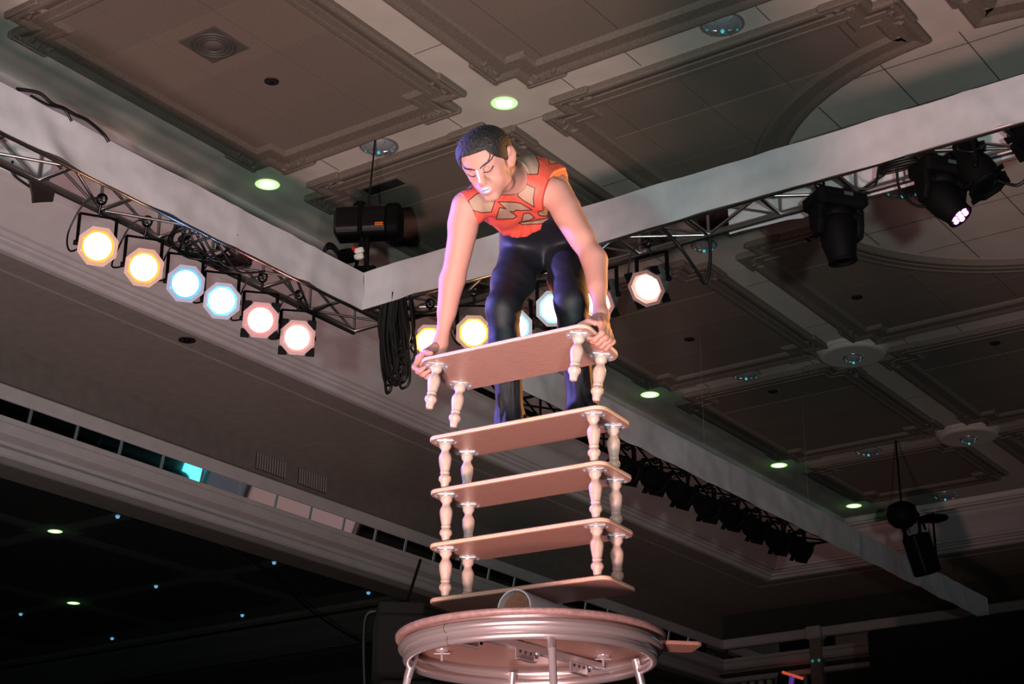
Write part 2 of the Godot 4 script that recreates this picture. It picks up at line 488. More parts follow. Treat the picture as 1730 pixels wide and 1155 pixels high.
func coffer(parent: Node, x0: float, x1: float, z0: float, z1: float, circ: bool, tiles: bool):
	var polys := [stepped(x0, x1, z0, z1)]
	if circ:
		var c := PackedVector2Array()
		for k in 96: c.append(Vector2(11.87 + 2.045 * cos(TAU * k / 96), -3.25 + 2.045 * sin(TAU * k / 96)))
		polys = Geometry2D.clip_polygons(polys[0], c)
	for poly in polys:
		if poly.size() < 6: continue
		var st := mb()
		ring_profile(st, poly, MOULD)
		var root := struct("coffer_moulding", st, M.mould, parent)
		# carved leaf ornament in the corner blocks
		if tiles:
			for c in [[x0, z0, 1, 1], [x1, z0, -1, 1], [x0, z1, 1, -1], [x1, z1, -1, -1]]:
				if not Geometry2D.is_point_in_polygon(Vector2(c[0] + c[2] * 0.45, c[1] + c[3] * 0.2), poly): continue
				st = mb()
				for k in 2:
					var sw := k == 1
					for j in 4:
						var u := 0.36 + 0.07 * j
						var v := 0.205 + (0.02 if j % 2 else -0.015)
						var px: float = c[0] + c[2] * (v if sw else u); var pz: float = c[1] + c[3] * (u if sw else v)
						var lf := Transform3D(Basis(Vector3.UP, (0.7 if sw else 0.4) * c[2] + j * 0.5).scaled(Vector3(1, 1, 1)), V(px, 6.156, pz))
						leaf(st, lf, 0.05, 0.020)
				struct("carved_leaves", st, M.mould, root)
				for k in 2:
					st = mb()
					var cu := 0.458; var cv := 0.142
					var pc := Vector3(c[0] + c[2] * (cv if k == 1 else cu), 6.172, c[1] + c[3] * (cu if k == 1 else cv))
					bx(st, V(pc.x, pc.y, pc.z), Vector3(0.036 if k == 1 else 0.325, 0.056, 0.325 if k == 1 else 0.036), 0.010)
					struct("corner_block", st, M.mould, root)
		var inner := inset(poly, 0.236)
		if not tiles:
			st = mb()
			prism(st, inner, Transform3D(Basis(), V(0, 6.185, 0)), 0.015)
			struct("panel_field", st, M.tile[0], root)
			continue
		st = mb()
		prism(st, inset(poly, 0.22), Transform3D(Basis(), V(0, 6.195, 0)), 0.006)
		struct("panel_backing", st, M.backing, root)
		var cx := 7.4 + 3.0 * roundf((x0 + x1) / 2 / 3.0 - 7.4 / 3.0)
		var cz := (z0 + z1) / 2
		for i in range(-4, 4):
			for j in range(-4, 4):
				var t := 0.61; var gp := 0.0045
				var a := Vector2(cx + t * i, cz - 0.305 + t * j)
				var cell := PackedVector2Array([a + Vector2(gp, gp), a + Vector2(t - gp, gp), a + Vector2(t - gp, t - gp), a + Vector2(gp, t - gp)])
				for piece in Geometry2D.intersect_polygons(cell, inner):
					if piece.size() < 3: continue
					st = mb()
					prism(st, piece, Transform3D(Basis(), V(0, 6.178 + 0.0015 * ((i * 7 + j * 3 + 40) % 3), 0)), 0.016)
					struct("ceiling_tile", st, M.tile[(i * 5 + j * 3 + 60) % 3], root)

func leaf(st: SurfaceTool, x: Transform3D, l: float, h: float):
	# small pointed leaf hanging below the plane
	st.set_smooth_group(-1)
	var c := x * Vector3(0, -h, 0)
	var p := [Vector3(l, 0, 0), Vector3(l * 0.3, 0, -l * 0.45), Vector3(-l * 0.7, 0, -l * 0.3), Vector3(-l, 0, 0), Vector3(-l * 0.7, 0, l * 0.3), Vector3(l * 0.3, 0, l * 0.45)]
	for k in 6: tri(st, x * p[k], c, x * p[(k + 1) % 6])

func build_ceiling():
	var st := mb()
	bx(st, V((-9.0 + TRAY_X) / 2, 6.35, (TRAY_Z + 10.0) / 2), Vector3(TRAY_X + 9.0, 0.3, 10.0 - TRAY_Z))
	var ce := struct("ceiling", st, M.cream, null, "cream ceiling tray with taupe coffers")
	var xs := [2.9, 5.9, 8.9, 11.9, 14.9, 17.9, 20.0]
	for i in xs.size() - 1:
		coffer(ce, xs[i], xs[i + 1], -8.59, -6.275, false, i < 5)
		if i >= 0: coffer(ce, xs[i], xs[i + 1], -6.275, -3.25, i == 2 or i == 3, i >= 1 and i < 5)
		coffer(ce, xs[i], xs[i + 1], -3.25, -0.2, i == 2 or i == 3, i == 2)
	# joints between the plaster boards of the strips
	for k in 10:
		for z in [-6.275]:
			st = mb(); bx(st, V(6.78 + 1.22 * k, 6.199, z), Vector3(0.007, 0.004, 0.26)); struct("board_joint", st, M.mould, ce)
	for x in [5.9, 8.9, 11.9, 14.9]:
		for z in [-7.95, -6.75, -5.75, -5.2, -4.2]:
			if x > 11 and x < 12 and z > -5.3: continue
			st = mb(); bx(st, V(x, 6.199, z), Vector3(0.25, 0.004, 0.007)); struct("board_joint", st, M.mould, ce)
	for k in 7:
		var zz := -5.05 + 0.61 * k
		var hw := sqrt(maxf(0.01, 2.0 * 2.0 - (zz + 3.25) * (zz + 3.25)))
		st = mb(); bx(st, V(11.87, 6.199, zz), Vector3(2 * hw, 0.004, 0.009)); struct("board_joint", st, M.mould, ce)
		var xx := 10.04 + 0.61 * k
		hw = sqrt(maxf(0.01, 2.0 * 2.0 - (xx - 11.87) * (xx - 11.87)))
		st = mb(); bx(st, V(xx, 6.199, -3.25), Vector3(0.009, 0.004, 2 * hw)); struct("board_joint", st, M.mould, ce)
	# round medallions on the far crossings
	for p in [Vector2(14.9, -6.28), Vector2(18.0, -6.28)]:
		st = mb()
		lathe(st, Transform3D(Basis(), V(p.x, 6.13, p.y)), [Vector2(0, 0), Vector2(0.27, 0), Vector2(0.27, 0), Vector2(0.30, -0.004), Vector2(0.325, 0.01), Vector2(0.335, 0.035), Vector2(0.335, 0.035), Vector2(0.36, 0.04), Vector2(0.36, 0.075)], 40)
		struct("medallion", st, M.cream, ce)
	# ceiling of the next room
	st = mb()
	bx(st, V((-9.0 + TRAY_X) / 2, 6.35, (-15.94 - 40.0) / 2), Vector3(TRAY_X + 9.0, 0.3, 40.0 - 15.94))
	var c2 := struct("ceiling_next_room", st, M.shadestrip, null, "coffered ceiling coloured dark for dim light of the next room beyond the header")
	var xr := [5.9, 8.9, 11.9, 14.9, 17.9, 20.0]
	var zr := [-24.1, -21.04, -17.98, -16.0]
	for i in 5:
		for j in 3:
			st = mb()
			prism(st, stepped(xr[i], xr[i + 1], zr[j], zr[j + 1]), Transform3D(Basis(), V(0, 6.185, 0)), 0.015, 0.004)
			struct("coffer_panel", st, M.shadepanel, c2)
	st = mb(); bx(st, V(0, 6.3, -15.6), Vector3(40.0, 0.25, 0.7)); struct("trim_6", st, M.shadepanel, null, "ceiling edge coloured dim beyond the header wall")

func build_ceiling_fittings():
	# lit green-white downlights
	var where := ["above the performer at a crossing of ceiling strips", "on the ceiling edge left of the hanging black projector", "on the ceiling edge right of the topmost board",
		"on the ceiling edge ", "on the ceiling edge beside the far truss end", "in the dark next room, higher of the two", "in the dark next room, lower of the two"]
	var pos := [Vector2(8.9, -6.28), Vector2(8.88, -8.57), Vector2(14.85, -8.58), Vector2(17.87, -8.58), Vector2(19.98, -8.57), Vector2(14.92, -17.97), Vector2(17.98, -21.04)]
	where[3] = "on the ceiling edge, middle of the three down the right"
	where[4] = "on the ceiling edge, lowest of the three down the right"
	where[2] = "on the ceiling edge, highest of the three down the right"
	var em := glow(Color(0.80, 1.0, 0.66), 1.1)
	var hot := glow(Color(0.85, 1.0, 0.80), 1.6)
	for k in pos.size():
		var t := thing("downlight", "lit pale green downlight " + where[k], "downlight", V(pos[k].x, 6.2, pos[k].y), 0, "lit green ceiling downlights")
		var r := 0.098
		var st := mb()
		lathe(st, Transform3D(), [Vector2(r + 0.012, -0.004), Vector2(r + 0.012, 0.002), Vector2(r + 0.012, 0.002), Vector2(r, -0.004), Vector2(r, -0.004), Vector2(r + 0.012, -0.004)], 32)
		obj("trim_ring", st, M.cream, t)
		st = mb()
		lathe(st, Transform3D(), [Vector2(r, -0.006), Vector2(r * 0.55, -0.003), Vector2(0, -0.002)], 32)
		obj("lens", st, em, t)
		st = mb()
		lathe(st, Transform3D(), [Vector2(r * 0.72, -0.008), Vector2(0, -0.009)], 24)
		obj("lamp", st, hot, t)
		var l := OmniLight3D.new(); l.name = "downlight_light"; t.add_child(l)
		l.position = Vector3(0, -0.12, 0); l.light_color = Color(0.6, 1.0, 0.6); l.light_energy = 0.004; l.omni_range = 20; l.omni_attenuation = 2.0; l.light_size = 0.09; l.shadow_enabled = true
	# unlit chrome reflector downlights
	var rp := [[8.87, -4.48, 0.135, "above the curved coffer at top right"], [8.89, -7.44, 0.135, "between two coffers left of the performer's head"], [14.87, -7.45, 0.14, "on the short strip right of the arm, near the round medallion"],
		[17.95, -7.47, 0.14, "on the short strip below the second medallion"], [11.86, -4.47, 0.145, "in the circular field between the two black moving heads"], [20.2, -7.43, 0.14, "at the far ceiling edge above the round hanging fixture"],
		[11.87, -6.28, 0.10, "just under the right truss beside the white drape"], [14.9, -6.28, 0.085, "in the centre of the nearer round medallion"], [18.0, -6.28, 0.085, "in the centre of the farther round medallion"]]
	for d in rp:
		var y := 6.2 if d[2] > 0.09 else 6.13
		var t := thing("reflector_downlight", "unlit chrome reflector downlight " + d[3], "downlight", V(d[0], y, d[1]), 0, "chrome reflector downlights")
		var r: float = d[2]
		var st := mb()
		lathe(st, Transform3D(), [Vector2(r, -0.012), Vector2(r + 0.016, -0.008), Vector2(r + 0.016, 0.0)], 32)
		obj("trim_ring", st, M.steel, t)
		st = mb()
		lathe(st, Transform3D(), [Vector2(0, -0.058), Vector2(r * 0.35, -0.056), Vector2(r * 0.6, -0.048), Vector2(r * 0.85, -0.03), Vector2(r, -0.008)], 24)
		obj("reflector", st, M.polish, t)
		st = mb()
		for k in 6:
			var a := TAU * k / 6
			bar(st, Vector3(cos(a) * r * 0.3, -0.06, sin(a) * r * 0.3), Vector3(cos(a) * r * 0.98, -0.022, sin(a) * r * 0.98), 0.007, 0.006)
		obj("rib", st, M.steel, t)
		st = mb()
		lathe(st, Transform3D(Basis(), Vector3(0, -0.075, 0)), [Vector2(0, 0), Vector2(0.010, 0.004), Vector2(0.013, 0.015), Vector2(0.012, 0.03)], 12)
		obj("lamp", st, glow(Color(0.25, 0.8, 0.85), 0.8), t)  # fitting is unlit; this glowing bead imitates a teal reflection in the bowl
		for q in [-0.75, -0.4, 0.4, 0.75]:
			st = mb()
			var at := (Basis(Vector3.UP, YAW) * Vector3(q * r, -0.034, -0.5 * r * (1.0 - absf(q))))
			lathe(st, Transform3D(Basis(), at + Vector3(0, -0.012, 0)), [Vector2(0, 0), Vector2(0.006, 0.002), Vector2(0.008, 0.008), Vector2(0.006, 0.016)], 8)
			obj("led", st, glow(Color(0.25, 0.8, 0.85), 0.35), t)  # glowing dots stand for reflections of teal light in the chrome
	# small pin lights of the next room
	var pn := ["right of the higher green downlight", "under the header moulding", "right of the lower green downlight", "left of the lower green downlight", "just above the sagging cable", "closest to the speaker stack", "lowest one, above the far crown"]
	var pk := -1
	for p in [Vector2(14.88, -16.71), Vector2(17.87, -16.67), Vector2(17.92, -19.13), Vector2(18.01, -22.33), Vector2(20.14, -19.43), Vector2(20.1, -16.74), Vector2(20.18, -22.53)]:
		pk += 1
		var t := thing("pin_light", "tiny pale blue pin light in the next room, " + pn[pk], "downlight", V(p.x, 6.2, p.y), 0, "tiny pin lights in the next room")
		var st := mb()
		lathe(st, Transform3D(), [Vector2(0.06, -0.003), Vector2(0.075, -0.006), Vector2(0.075, 0.0)], 16); obj("trim_ring", st, M.steel, t)
		st = mb()
		lathe(st, Transform3D(), [Vector2(0, -0.04), Vector2(0.02, -0.034), Vector2(0.028, -0.018), Vector2(0.03, 0)], 12); obj("lamp", st, glow(Color(0.45, 0.75, 0.95), 0.75), t)
	# dark recessed sprinkler cups
	var sp := [[7.68, -7.43, "beside the square speaker grille at upper left"], [13.63, -5.66, "to the right of the hanging moving head's nose"], [13.66, -7.43, "in the dark coffer right of the performer's hand"], [15.46, -5.03, "on the coffer at the right edge below the strip"], [15.46, -7.44, "in the coffer below the nearer medallion"]]
	for d in sp:
		var t := thing("sprinkler", "small black recessed sprinkler cup " + d[2], "sprinkler", V(d[0], 6.178, d[1]), 0, "ceiling sprinklers")
		var st := mb()
		lathe(st, Transform3D(), [Vector2(0.045, -0.006), Vector2(0.052, -0.006), Vector2(0.052, 0.0)], 20); obj("rim", st, M.brown, t)
		st = mb()
		lathe(st, Transform3D(), [Vector2(0, -0.003), Vector2(0.046, -0.004)], 20); obj("cup", st, M.screen, t)
		st = mb()
		lathe(st, Transform3D(), [Vector2(0, -0.022), Vector2(0.012, -0.02), Vector2(0.006, -0.012), Vector2(0.006, -0.003)], 10); obj("nozzle", st, M.black, t)
	# recessed spots in the soffit under the crown
	var sk := 0
	for p in [[7.36, "leftmost, below the two amber lamps"], [10.85, "below the blue lamps of the left truss"], [14.2, "hidden behind the tower of shelves"]]:
		if p[0] > 14: continue
		var t := thing("soffit_spot", "dark oval recessed spot in the soffit, " + p[1], "downlight", V(p[0], 6.16, -11.42), 0, "soffit spots")
		var st := mb()
		lathe(st, Transform3D(), [Vector2(0, -0.002), Vector2(0.07, -0.003), Vector2(0.07, -0.003), Vector2(0.074, -0.008), Vector2(0.085, -0.006), Vector2(0.085, 0.0)], 20); obj("cup", st, M.brown, t)
		st = mb()
		lathe(st, Transform3D(), [Vector2(0, -0.02), Vector2(0.03, -0.018), Vector2(0.035, -0.002)], 12); obj("lamp", st, M.black, t)
	# square speaker grille with a round diffuser
	var g := thing("ceiling_speaker", "square ceiling grille with a round diffuser in the upper left coffer", "speaker", V(7.09, 6.178, -7.42))
	var st2 := mb()
	box(st2, Transform3D(Basis(), Vector3(0, -0.006, 0)), Vector3(0.34, 0.012, 0.34), 0.004); obj("plate", st2, mat(Color(0.30, 0.27, 0.25), 0.7), g)
	st2 = mb()
	for r in [0.145, 0.115, 0.085]:
		lathe(st2, Transform3D(), [Vector2(r - 0.012, -0.012), Vector2(r - 0.006, -0.022), Vector2(r + 0.006, -0.022), Vector2(r + 0.012, -0.012)], 36)
	obj("diffuser_rings", st2, mat(Color(0.26, 0.235, 0.22), 0.6), g)
	st2 = mb()
	lathe(st2, Transform3D(), [Vector2(0, -0.026), Vector2(0.05, -0.024), Vector2(0.065, -0.012)], 24); obj("centre_cone", st2, mat(Color(0.33, 0.29, 0.27), 0.6), g)
	# dark open hatch in the coffer above the projector
	var h := thing("ceiling_hatch", "open black rigging hatch in the ceiling above the black projector", "hatch", V(9.40, 6.178, -7.80))
	st2 = mb()
	bx(st2, Vector3(0, -0.004, 0), Vector3(0.13, 0.008, 0.36)); obj("opening", st2, M.screen, h)
	st2 = mb()
	bx(st2, Vector3(0.075, -0.008, 0), Vector3(0.02, 0.02, 0.40)); bx(st2, Vector3(-0.075, -0.008, 0), Vector3(0.02, 0.02, 0.40)); bx(st2, Vector3(0, -0.008, 0.19), Vector3(0.126, 0.02, 0.02)); bx(st2, Vector3(0, -0.008, -0.19), Vector3(0.126, 0.02, 0.02)); obj("frame", st2, M.mould, h)

# ================================================================ truss ring, drapes
func truss(called: String, label: String, a: Vector3, b: Vector3, out: Vector3, m: Material) -> Node3D:
	# a, b: ends of the inner bottom chord; out: horizontal direction to the outer chords
	var t := thing(called, label, "truss", a)
	var L := b - a
	var n := int(roundf(L.length() / 0.5))
	var up := Vector3(0, 0.22, 0); var w := out * 0.31
	var st: SurfaceTool
	for off in [Vector3.ZERO, up, w, up + w]:
		st = mb(); rod(st, off, off + L, 0.0245, 12); obj("chord", st, m, t)
	for k in n + 1:
		var p := L * (float(k) / n)
		st = mb(); rod(st, p, p + w, 0.014, 8); obj("rung", st, m, t)
		st = mb(); rod(st, p, p + up, 0.011, 8); obj("upright", st, m, t)
		st = mb(); rod(st, p + w, p + w + up, 0.011, 8); obj("upright", st, m, t)
		st = mb(); rod(st, p + up, p + up + w, 0.014, 8); obj("rung", st, m, t)
		if k < n:
			var q := L * (float(k + 1) / n)
			st = mb(); rod(st, p, q + up, 0.010, 8); obj("diagonal", st, m, t)
			st = mb(); rod(st, p + w + up, q + w, 0.010, 8); obj("diagonal", st, m, t)
			st = mb()
			if k % 2 == 0: rod(st, p, q + w, 0.010, 8)
			else: rod(st, p + w, q, 0.010, 8)
			obj("diagonal", st, m, t)
	# thin wires up to the ceiling
	for u in ([0.12, 0.55, 0.92] if m == M.black else []):
		st = mb(); rod(st, L * u + up, L * u + Vector3(0, 1.52, 0), 0.0018, 5); obj("hanging_wire", st, M.steel, t)
	# joint plates between the sections
	for k in range(3, n, 5):
		st = mb()
		var p := L * ((float(k) + 0.08) / n)
		var d := L.normalized()
		bar(st, p - up * 0.06 + d * 0.0, p + w - up * 0.06, 0.10, 0.02, 0.004)
		obj("joint_plate", st, M.brown, t)
	return t

func drape(label: String, a: Vector3, b: Vector3, top: float, bot: float, nrm: Vector3, seed_: int, group := "", amp := 1.0) -> MeshInstance3D:
	# cloth strip from a to b (points at any height); small gathers and a few diagonal folds
	var n := FastNoiseLite.new(); n.seed = seed_; n.frequency = 1.1; n.fractal_octaves = 2
	var r := RandomNumberGenerator.new(); r.seed = seed_
	var L := b - a; L.y = 0
	var len := L.length(); var nx := int(len / 0.045); var ny := 9
	var folds := []
	var s := 0.4
	while s < len:
		folds.append([s, r.randf_range(0.012, 0.034) * amp, r.randf_range(0.05, 0.12), r.randf_range(-0.8, 0.8)])
		s += r.randf_range(0.5, 1.25)
	var seams := []
	s = 1.2
	while s < len:
		seams.append(s); s += r.randf_range(2.3, 3.0)
	var st := mb(); st.set_smooth_group(1)
	var F := []; var B := []
	for i in nx + 1:
		var u := len * i / nx
		var cf := []; var cb := []
		for j in ny + 1:
			var v := float(j) / ny
			var d := 0.014 * n.get_noise_2d(u * 1.3, v * 0.9)
			for f in folds:
				var x: float = (u - f[0] - f[3] * (v - 0.5) * 0.3) / f[2]
				d += f[1] * exp(-x * x) * (0.4 + 0.6 * v)
			for q in seams:
				if absf(u - q) < 0.03: d += 0.006
			var y := lerpf(top, bot, v)
			if j == 0: y -= 0.010 * absf(n.get_noise_1d(u * 0.8 + 40.0))
			if j == ny: y += 0.008 * n.get_noise_1d(u * 1.4 + 90.0)
			var p := Vector3(a.x, 0, a.z) + L.normalized() * u + nrm * d
			p.y = y + EY
			cf.append(p); cb.append(p - nrm * 0.004)
		F.append(cf); B.append(cb)
	var flip := L.cross(Vector3.DOWN).dot(nrm) < 0
	for i in nx:
		for j in ny:
			if flip:
				quad(st, F[i][j], F[i + 1][j], F[i + 1][j + 1], F[i][j + 1]); quad(st, B[i][j], B[i][j + 1], B[i + 1][j + 1], B[i + 1][j])
			else:
				quad(st, F[i][j], F[i][j + 1], F[i + 1][j + 1], F[i + 1][j]); quad(st, B[i][j], B[i + 1][j], B[i + 1][j + 1], B[i][j + 1])
	st.set_smooth_group(-1)
	for i in nx:
		quad(st, F[i][ny], F[i + 1][ny], B[i + 1][ny], B[i][ny]); quad(st, F[i][0], B[i][0], B[i + 1][0], F[i + 1][0])
	for e in [0, nx]:
		for j in ny: quad(st, F[e][j], F[e][j + 1], B[e][j + 1], B[e][j])
	var o := obj("drape", st, M.drape)
	tag(o, label, "drape", group)
	return o

const TZ := -7.23
const TX := 8.52

func build_truss():
	truss("truss", "aluminium box truss behind the left white drape, carrying the coloured lamps", V(1.0, 4.70, TZ - 0.055), V(TX + 0.34, 4.70, TZ - 0.055), Vector3(0, 0, -1), M.alu)
	truss("truss", "aluminium box truss behind the right white drape, carrying the moving heads", V(TX + 0.055, 4.70, TZ + 0.0), V(TX + 0.055, 4.70, 1.5), Vector3(1, 0, 0), M.alu)
	truss("truss", "dark far truss behind the long drape at lower right", V(10.3, 4.72, TZ - 0.055), V(16.3, 4.72, TZ - 0.055), Vector3(0, 0, -1), M.black)
	drape("white cloth drape along the inside of the left truss, above the amber and blue lamps", V(1.0, 0, TZ), V(TX, 0, TZ), 4.955, 4.665, Vector3(0, 0, 1), 5)
	drape("white cloth drape along the inside of the right truss, behind the performer's back", V(TX, 0, TZ), V(TX, 0, 1.5), 4.955, 4.665, Vector3(-1, 0, 0), 6)
	drape("dim grey drape along the far truss running to the lower right", V(10.35, 0, TZ), V(20.75, 0, TZ), 4.97, 4.665, Vector3(0, 0, 1), 7, "", 0.35)
	drape("pale strip of the outer drape showing under the left truss", V(1.0, 0, TZ - 0.40), V(6.02, 0, TZ - 0.40), 4.93, 4.69, Vector3(0, 0, -1), 8, "outer drapes")
	drape("pale strip of the outer drape showing under the right truss beside the moving heads", V(TX + 0.38, 0, -4.52), V(TX + 0.38, 0, 1.5), 4.93, 4.665, Vector3(1, 0, 0), 9, "outer drapes")
	var stp := mb(); rod(stp, V(16.2, 4.94, TZ - 0.04), V(20.75, 4.94, TZ - 0.04), 0.02, 10)
	tag(obj("drape_pipe", stp, M.black), "black pipe carrying the far end of the long grey drape", "pipe")
	# white end board of the far drape
	var st := mb(); bx(st, V(20.765, 4.815, TZ - 0.06), Vector3(0.03, 0.30, 0.14), 0.006)
	tag(obj("end_board", st, M.white), "small white end board closing the far truss at lower right", "board")

# ================================================================ lamps and fixtures
func par_can(label: String, at: Vector3, aim: Vector3, col: Color, core: float, ring: float, energy: float, group: String, lit := true, clampy := 4.70, body = null):
	var t := thing("par_can", label, "stage lamp", at, 0, group)
	var d := (aim - at).normalized()
	var f := frame_along(d)                       # local +y points along the beam
	var X := Transform3D(f, Vector3.ZERO)
	var bm: Material = M.steel if body == null else body
	var st := mb()
	lathe(st, X, [Vector2(0.0, -0.34), Vector2(0.045, -0.335), Vector2(0.062, -0.31), Vector2(0.065, -0.25), Vector2(0.085, -0.20), Vector2(0.102, -0.15), Vector2(0.105, -0.13), Vector2(0.105, -0.03), Vector2(0.105, -0.03), Vector2(0.110, -0.025), Vector2(0.110, -0.005), Vector2(0.1, -0.003)], 28)
	obj("can", st, bm, t)
	# gel frame: octagonal opening in a square holder
	st = mb()
	var oc := ngon(8, 0.128, PI / 8); var inn := ngon(8, 0.1035, PI / 8)
	for k in 8:
		var j := (k + 1) % 8
		var P := [oc[k], oc[j], inn[j], inn[k]]
		var lo := []; var hi := []
		for v in P:
			lo.append(X * Vector3(v.x, -0.004, v.y)); hi.append(X * Vector3(v.x, 0.006, v.y))
		st.set_smooth_group(-1)
		quad(st, hi[1], hi[0], hi[3], hi[2]); quad(st, lo[0], lo[1], lo[2], lo[3]); quad(st, lo[1], lo[0], hi[0], hi[1]); quad(st, lo[3], lo[2], hi[2], hi[3])
	obj("gel_frame", st, gel_mat(col) if lit else M.black, t)
	for k in (4 if not lit or col.b > 0.25 and col.r > 0.9 else 0):
		var a := PI / 2 * k
		var c := Vector3(cos(a + PI / 4), 0, sin(a + PI / 4)) * 0.134
		st = mb()
		box(st, X * Transform3D(Basis(Vector3.UP, -a), c + Vector3(0, -0.014, 0)), Vector3(0.06, 0.006, 0.06), 0.002)
		obj("frame_holder", st, M.black, t)
	st = mb()
	lathe(st, X, [Vector2(0.1045, -0.006), Vector2(0.096, -0.010), Vector2(0.084, -0.014)], 32)
	obj("reflector_rim", st, glow(col, ring) if lit else M.black, t)
	st = mb()
	lathe(st, X, [Vector2(0.084, -0.014), Vector2(0.05, -0.004), Vector2(0.02, 0.001), Vector2(0, 0.002)], 32)
	obj("lens", st, glow(col.lerp(Color(1, 1, 1), 0.45), core) if lit else M.blacksatin, t)
	# yoke, clamp and safety cable up to the truss chord
	var up := clampy + EY - at.y
	var side := d.cross(Vector3.UP).normalized()
	var back := -d * 0.10
	st = mb()
	var yb := Vector3(0, minf(0.20, up - 0.05), 0) + back
	for s in [-1, 1]:
		bar(st, back + side * 0.113 * s, yb + side * 0.113 * s, 0.028, 0.004)
	bar(st, yb - side * 0.116, yb + side * 0.116, 0.028, 0.004)
	obj("yoke", st, M.black, t)
	st = mb()
	rod(st, yb, Vector3(yb.x * 0.3, up, yb.z * 0.3), 0.009, 8)
	lathe(st, Transform3D(Basis(side, Vector3.UP, side.cross(Vector3.UP)).rotated(side, PI / 2), Vector3(yb.x * 0.3, up, yb.z * 0.3)), [Vector2(0.024, -0.02), Vector2(0.034, -0.02), Vector2(0.034, 0.02), Vector2(0.024, 0.02)], 14)
	obj("hook_clamp", st, M.blacksatin, t)
	for s in [-1, 1]:
		st = mb()
		lathe(st, Transform3D(frame_along(side), back + side * 0.122 * s), [Vector2(0, -0.012), Vector2(0.016, -0.012), Vector2(0.016, 0.012), Vector2(0, 0.012)], 10)
		obj("knob", st, M.black, t)
	st = mb()
	var rr := rng.randf_range(-0.06, 0.06)
	tube(st, curve([back * 3.2 + Vector3(0, 0.03, 0), back * 3.0 + Vector3(0, -0.06 + rr, 0) + side * (0.13 + rr), back * 1.0 + side * 0.17 + Vector3(0, 0.06, 0), Vector3(0, up - 0.05, 0) + side * 0.10, Vector3(0, up, 0)], 6), 0.006, 6)
	obj("cable", st, M.cable, t)
	if lit:
		var l := SpotLight3D.new(); l.name = "lamp_light"; t.add_child(l)
		l.look_at_from_position(at + d * 0.05, at + d, Vector3.UP); l.position = d * 0.05
		l.light_color = col; l.light_energy = energy; l.spot_angle = 20.0; l.spot_range = 40.0; l.spot_attenuation = 2.0; l.light_size = 0.085; l.shadow_enabled = true
	return t

func gel_mat(col: Color) -> Material:
	return mat(Color(0.70, 0.63, 0.64).lerp(col, 0.2), 0.5)

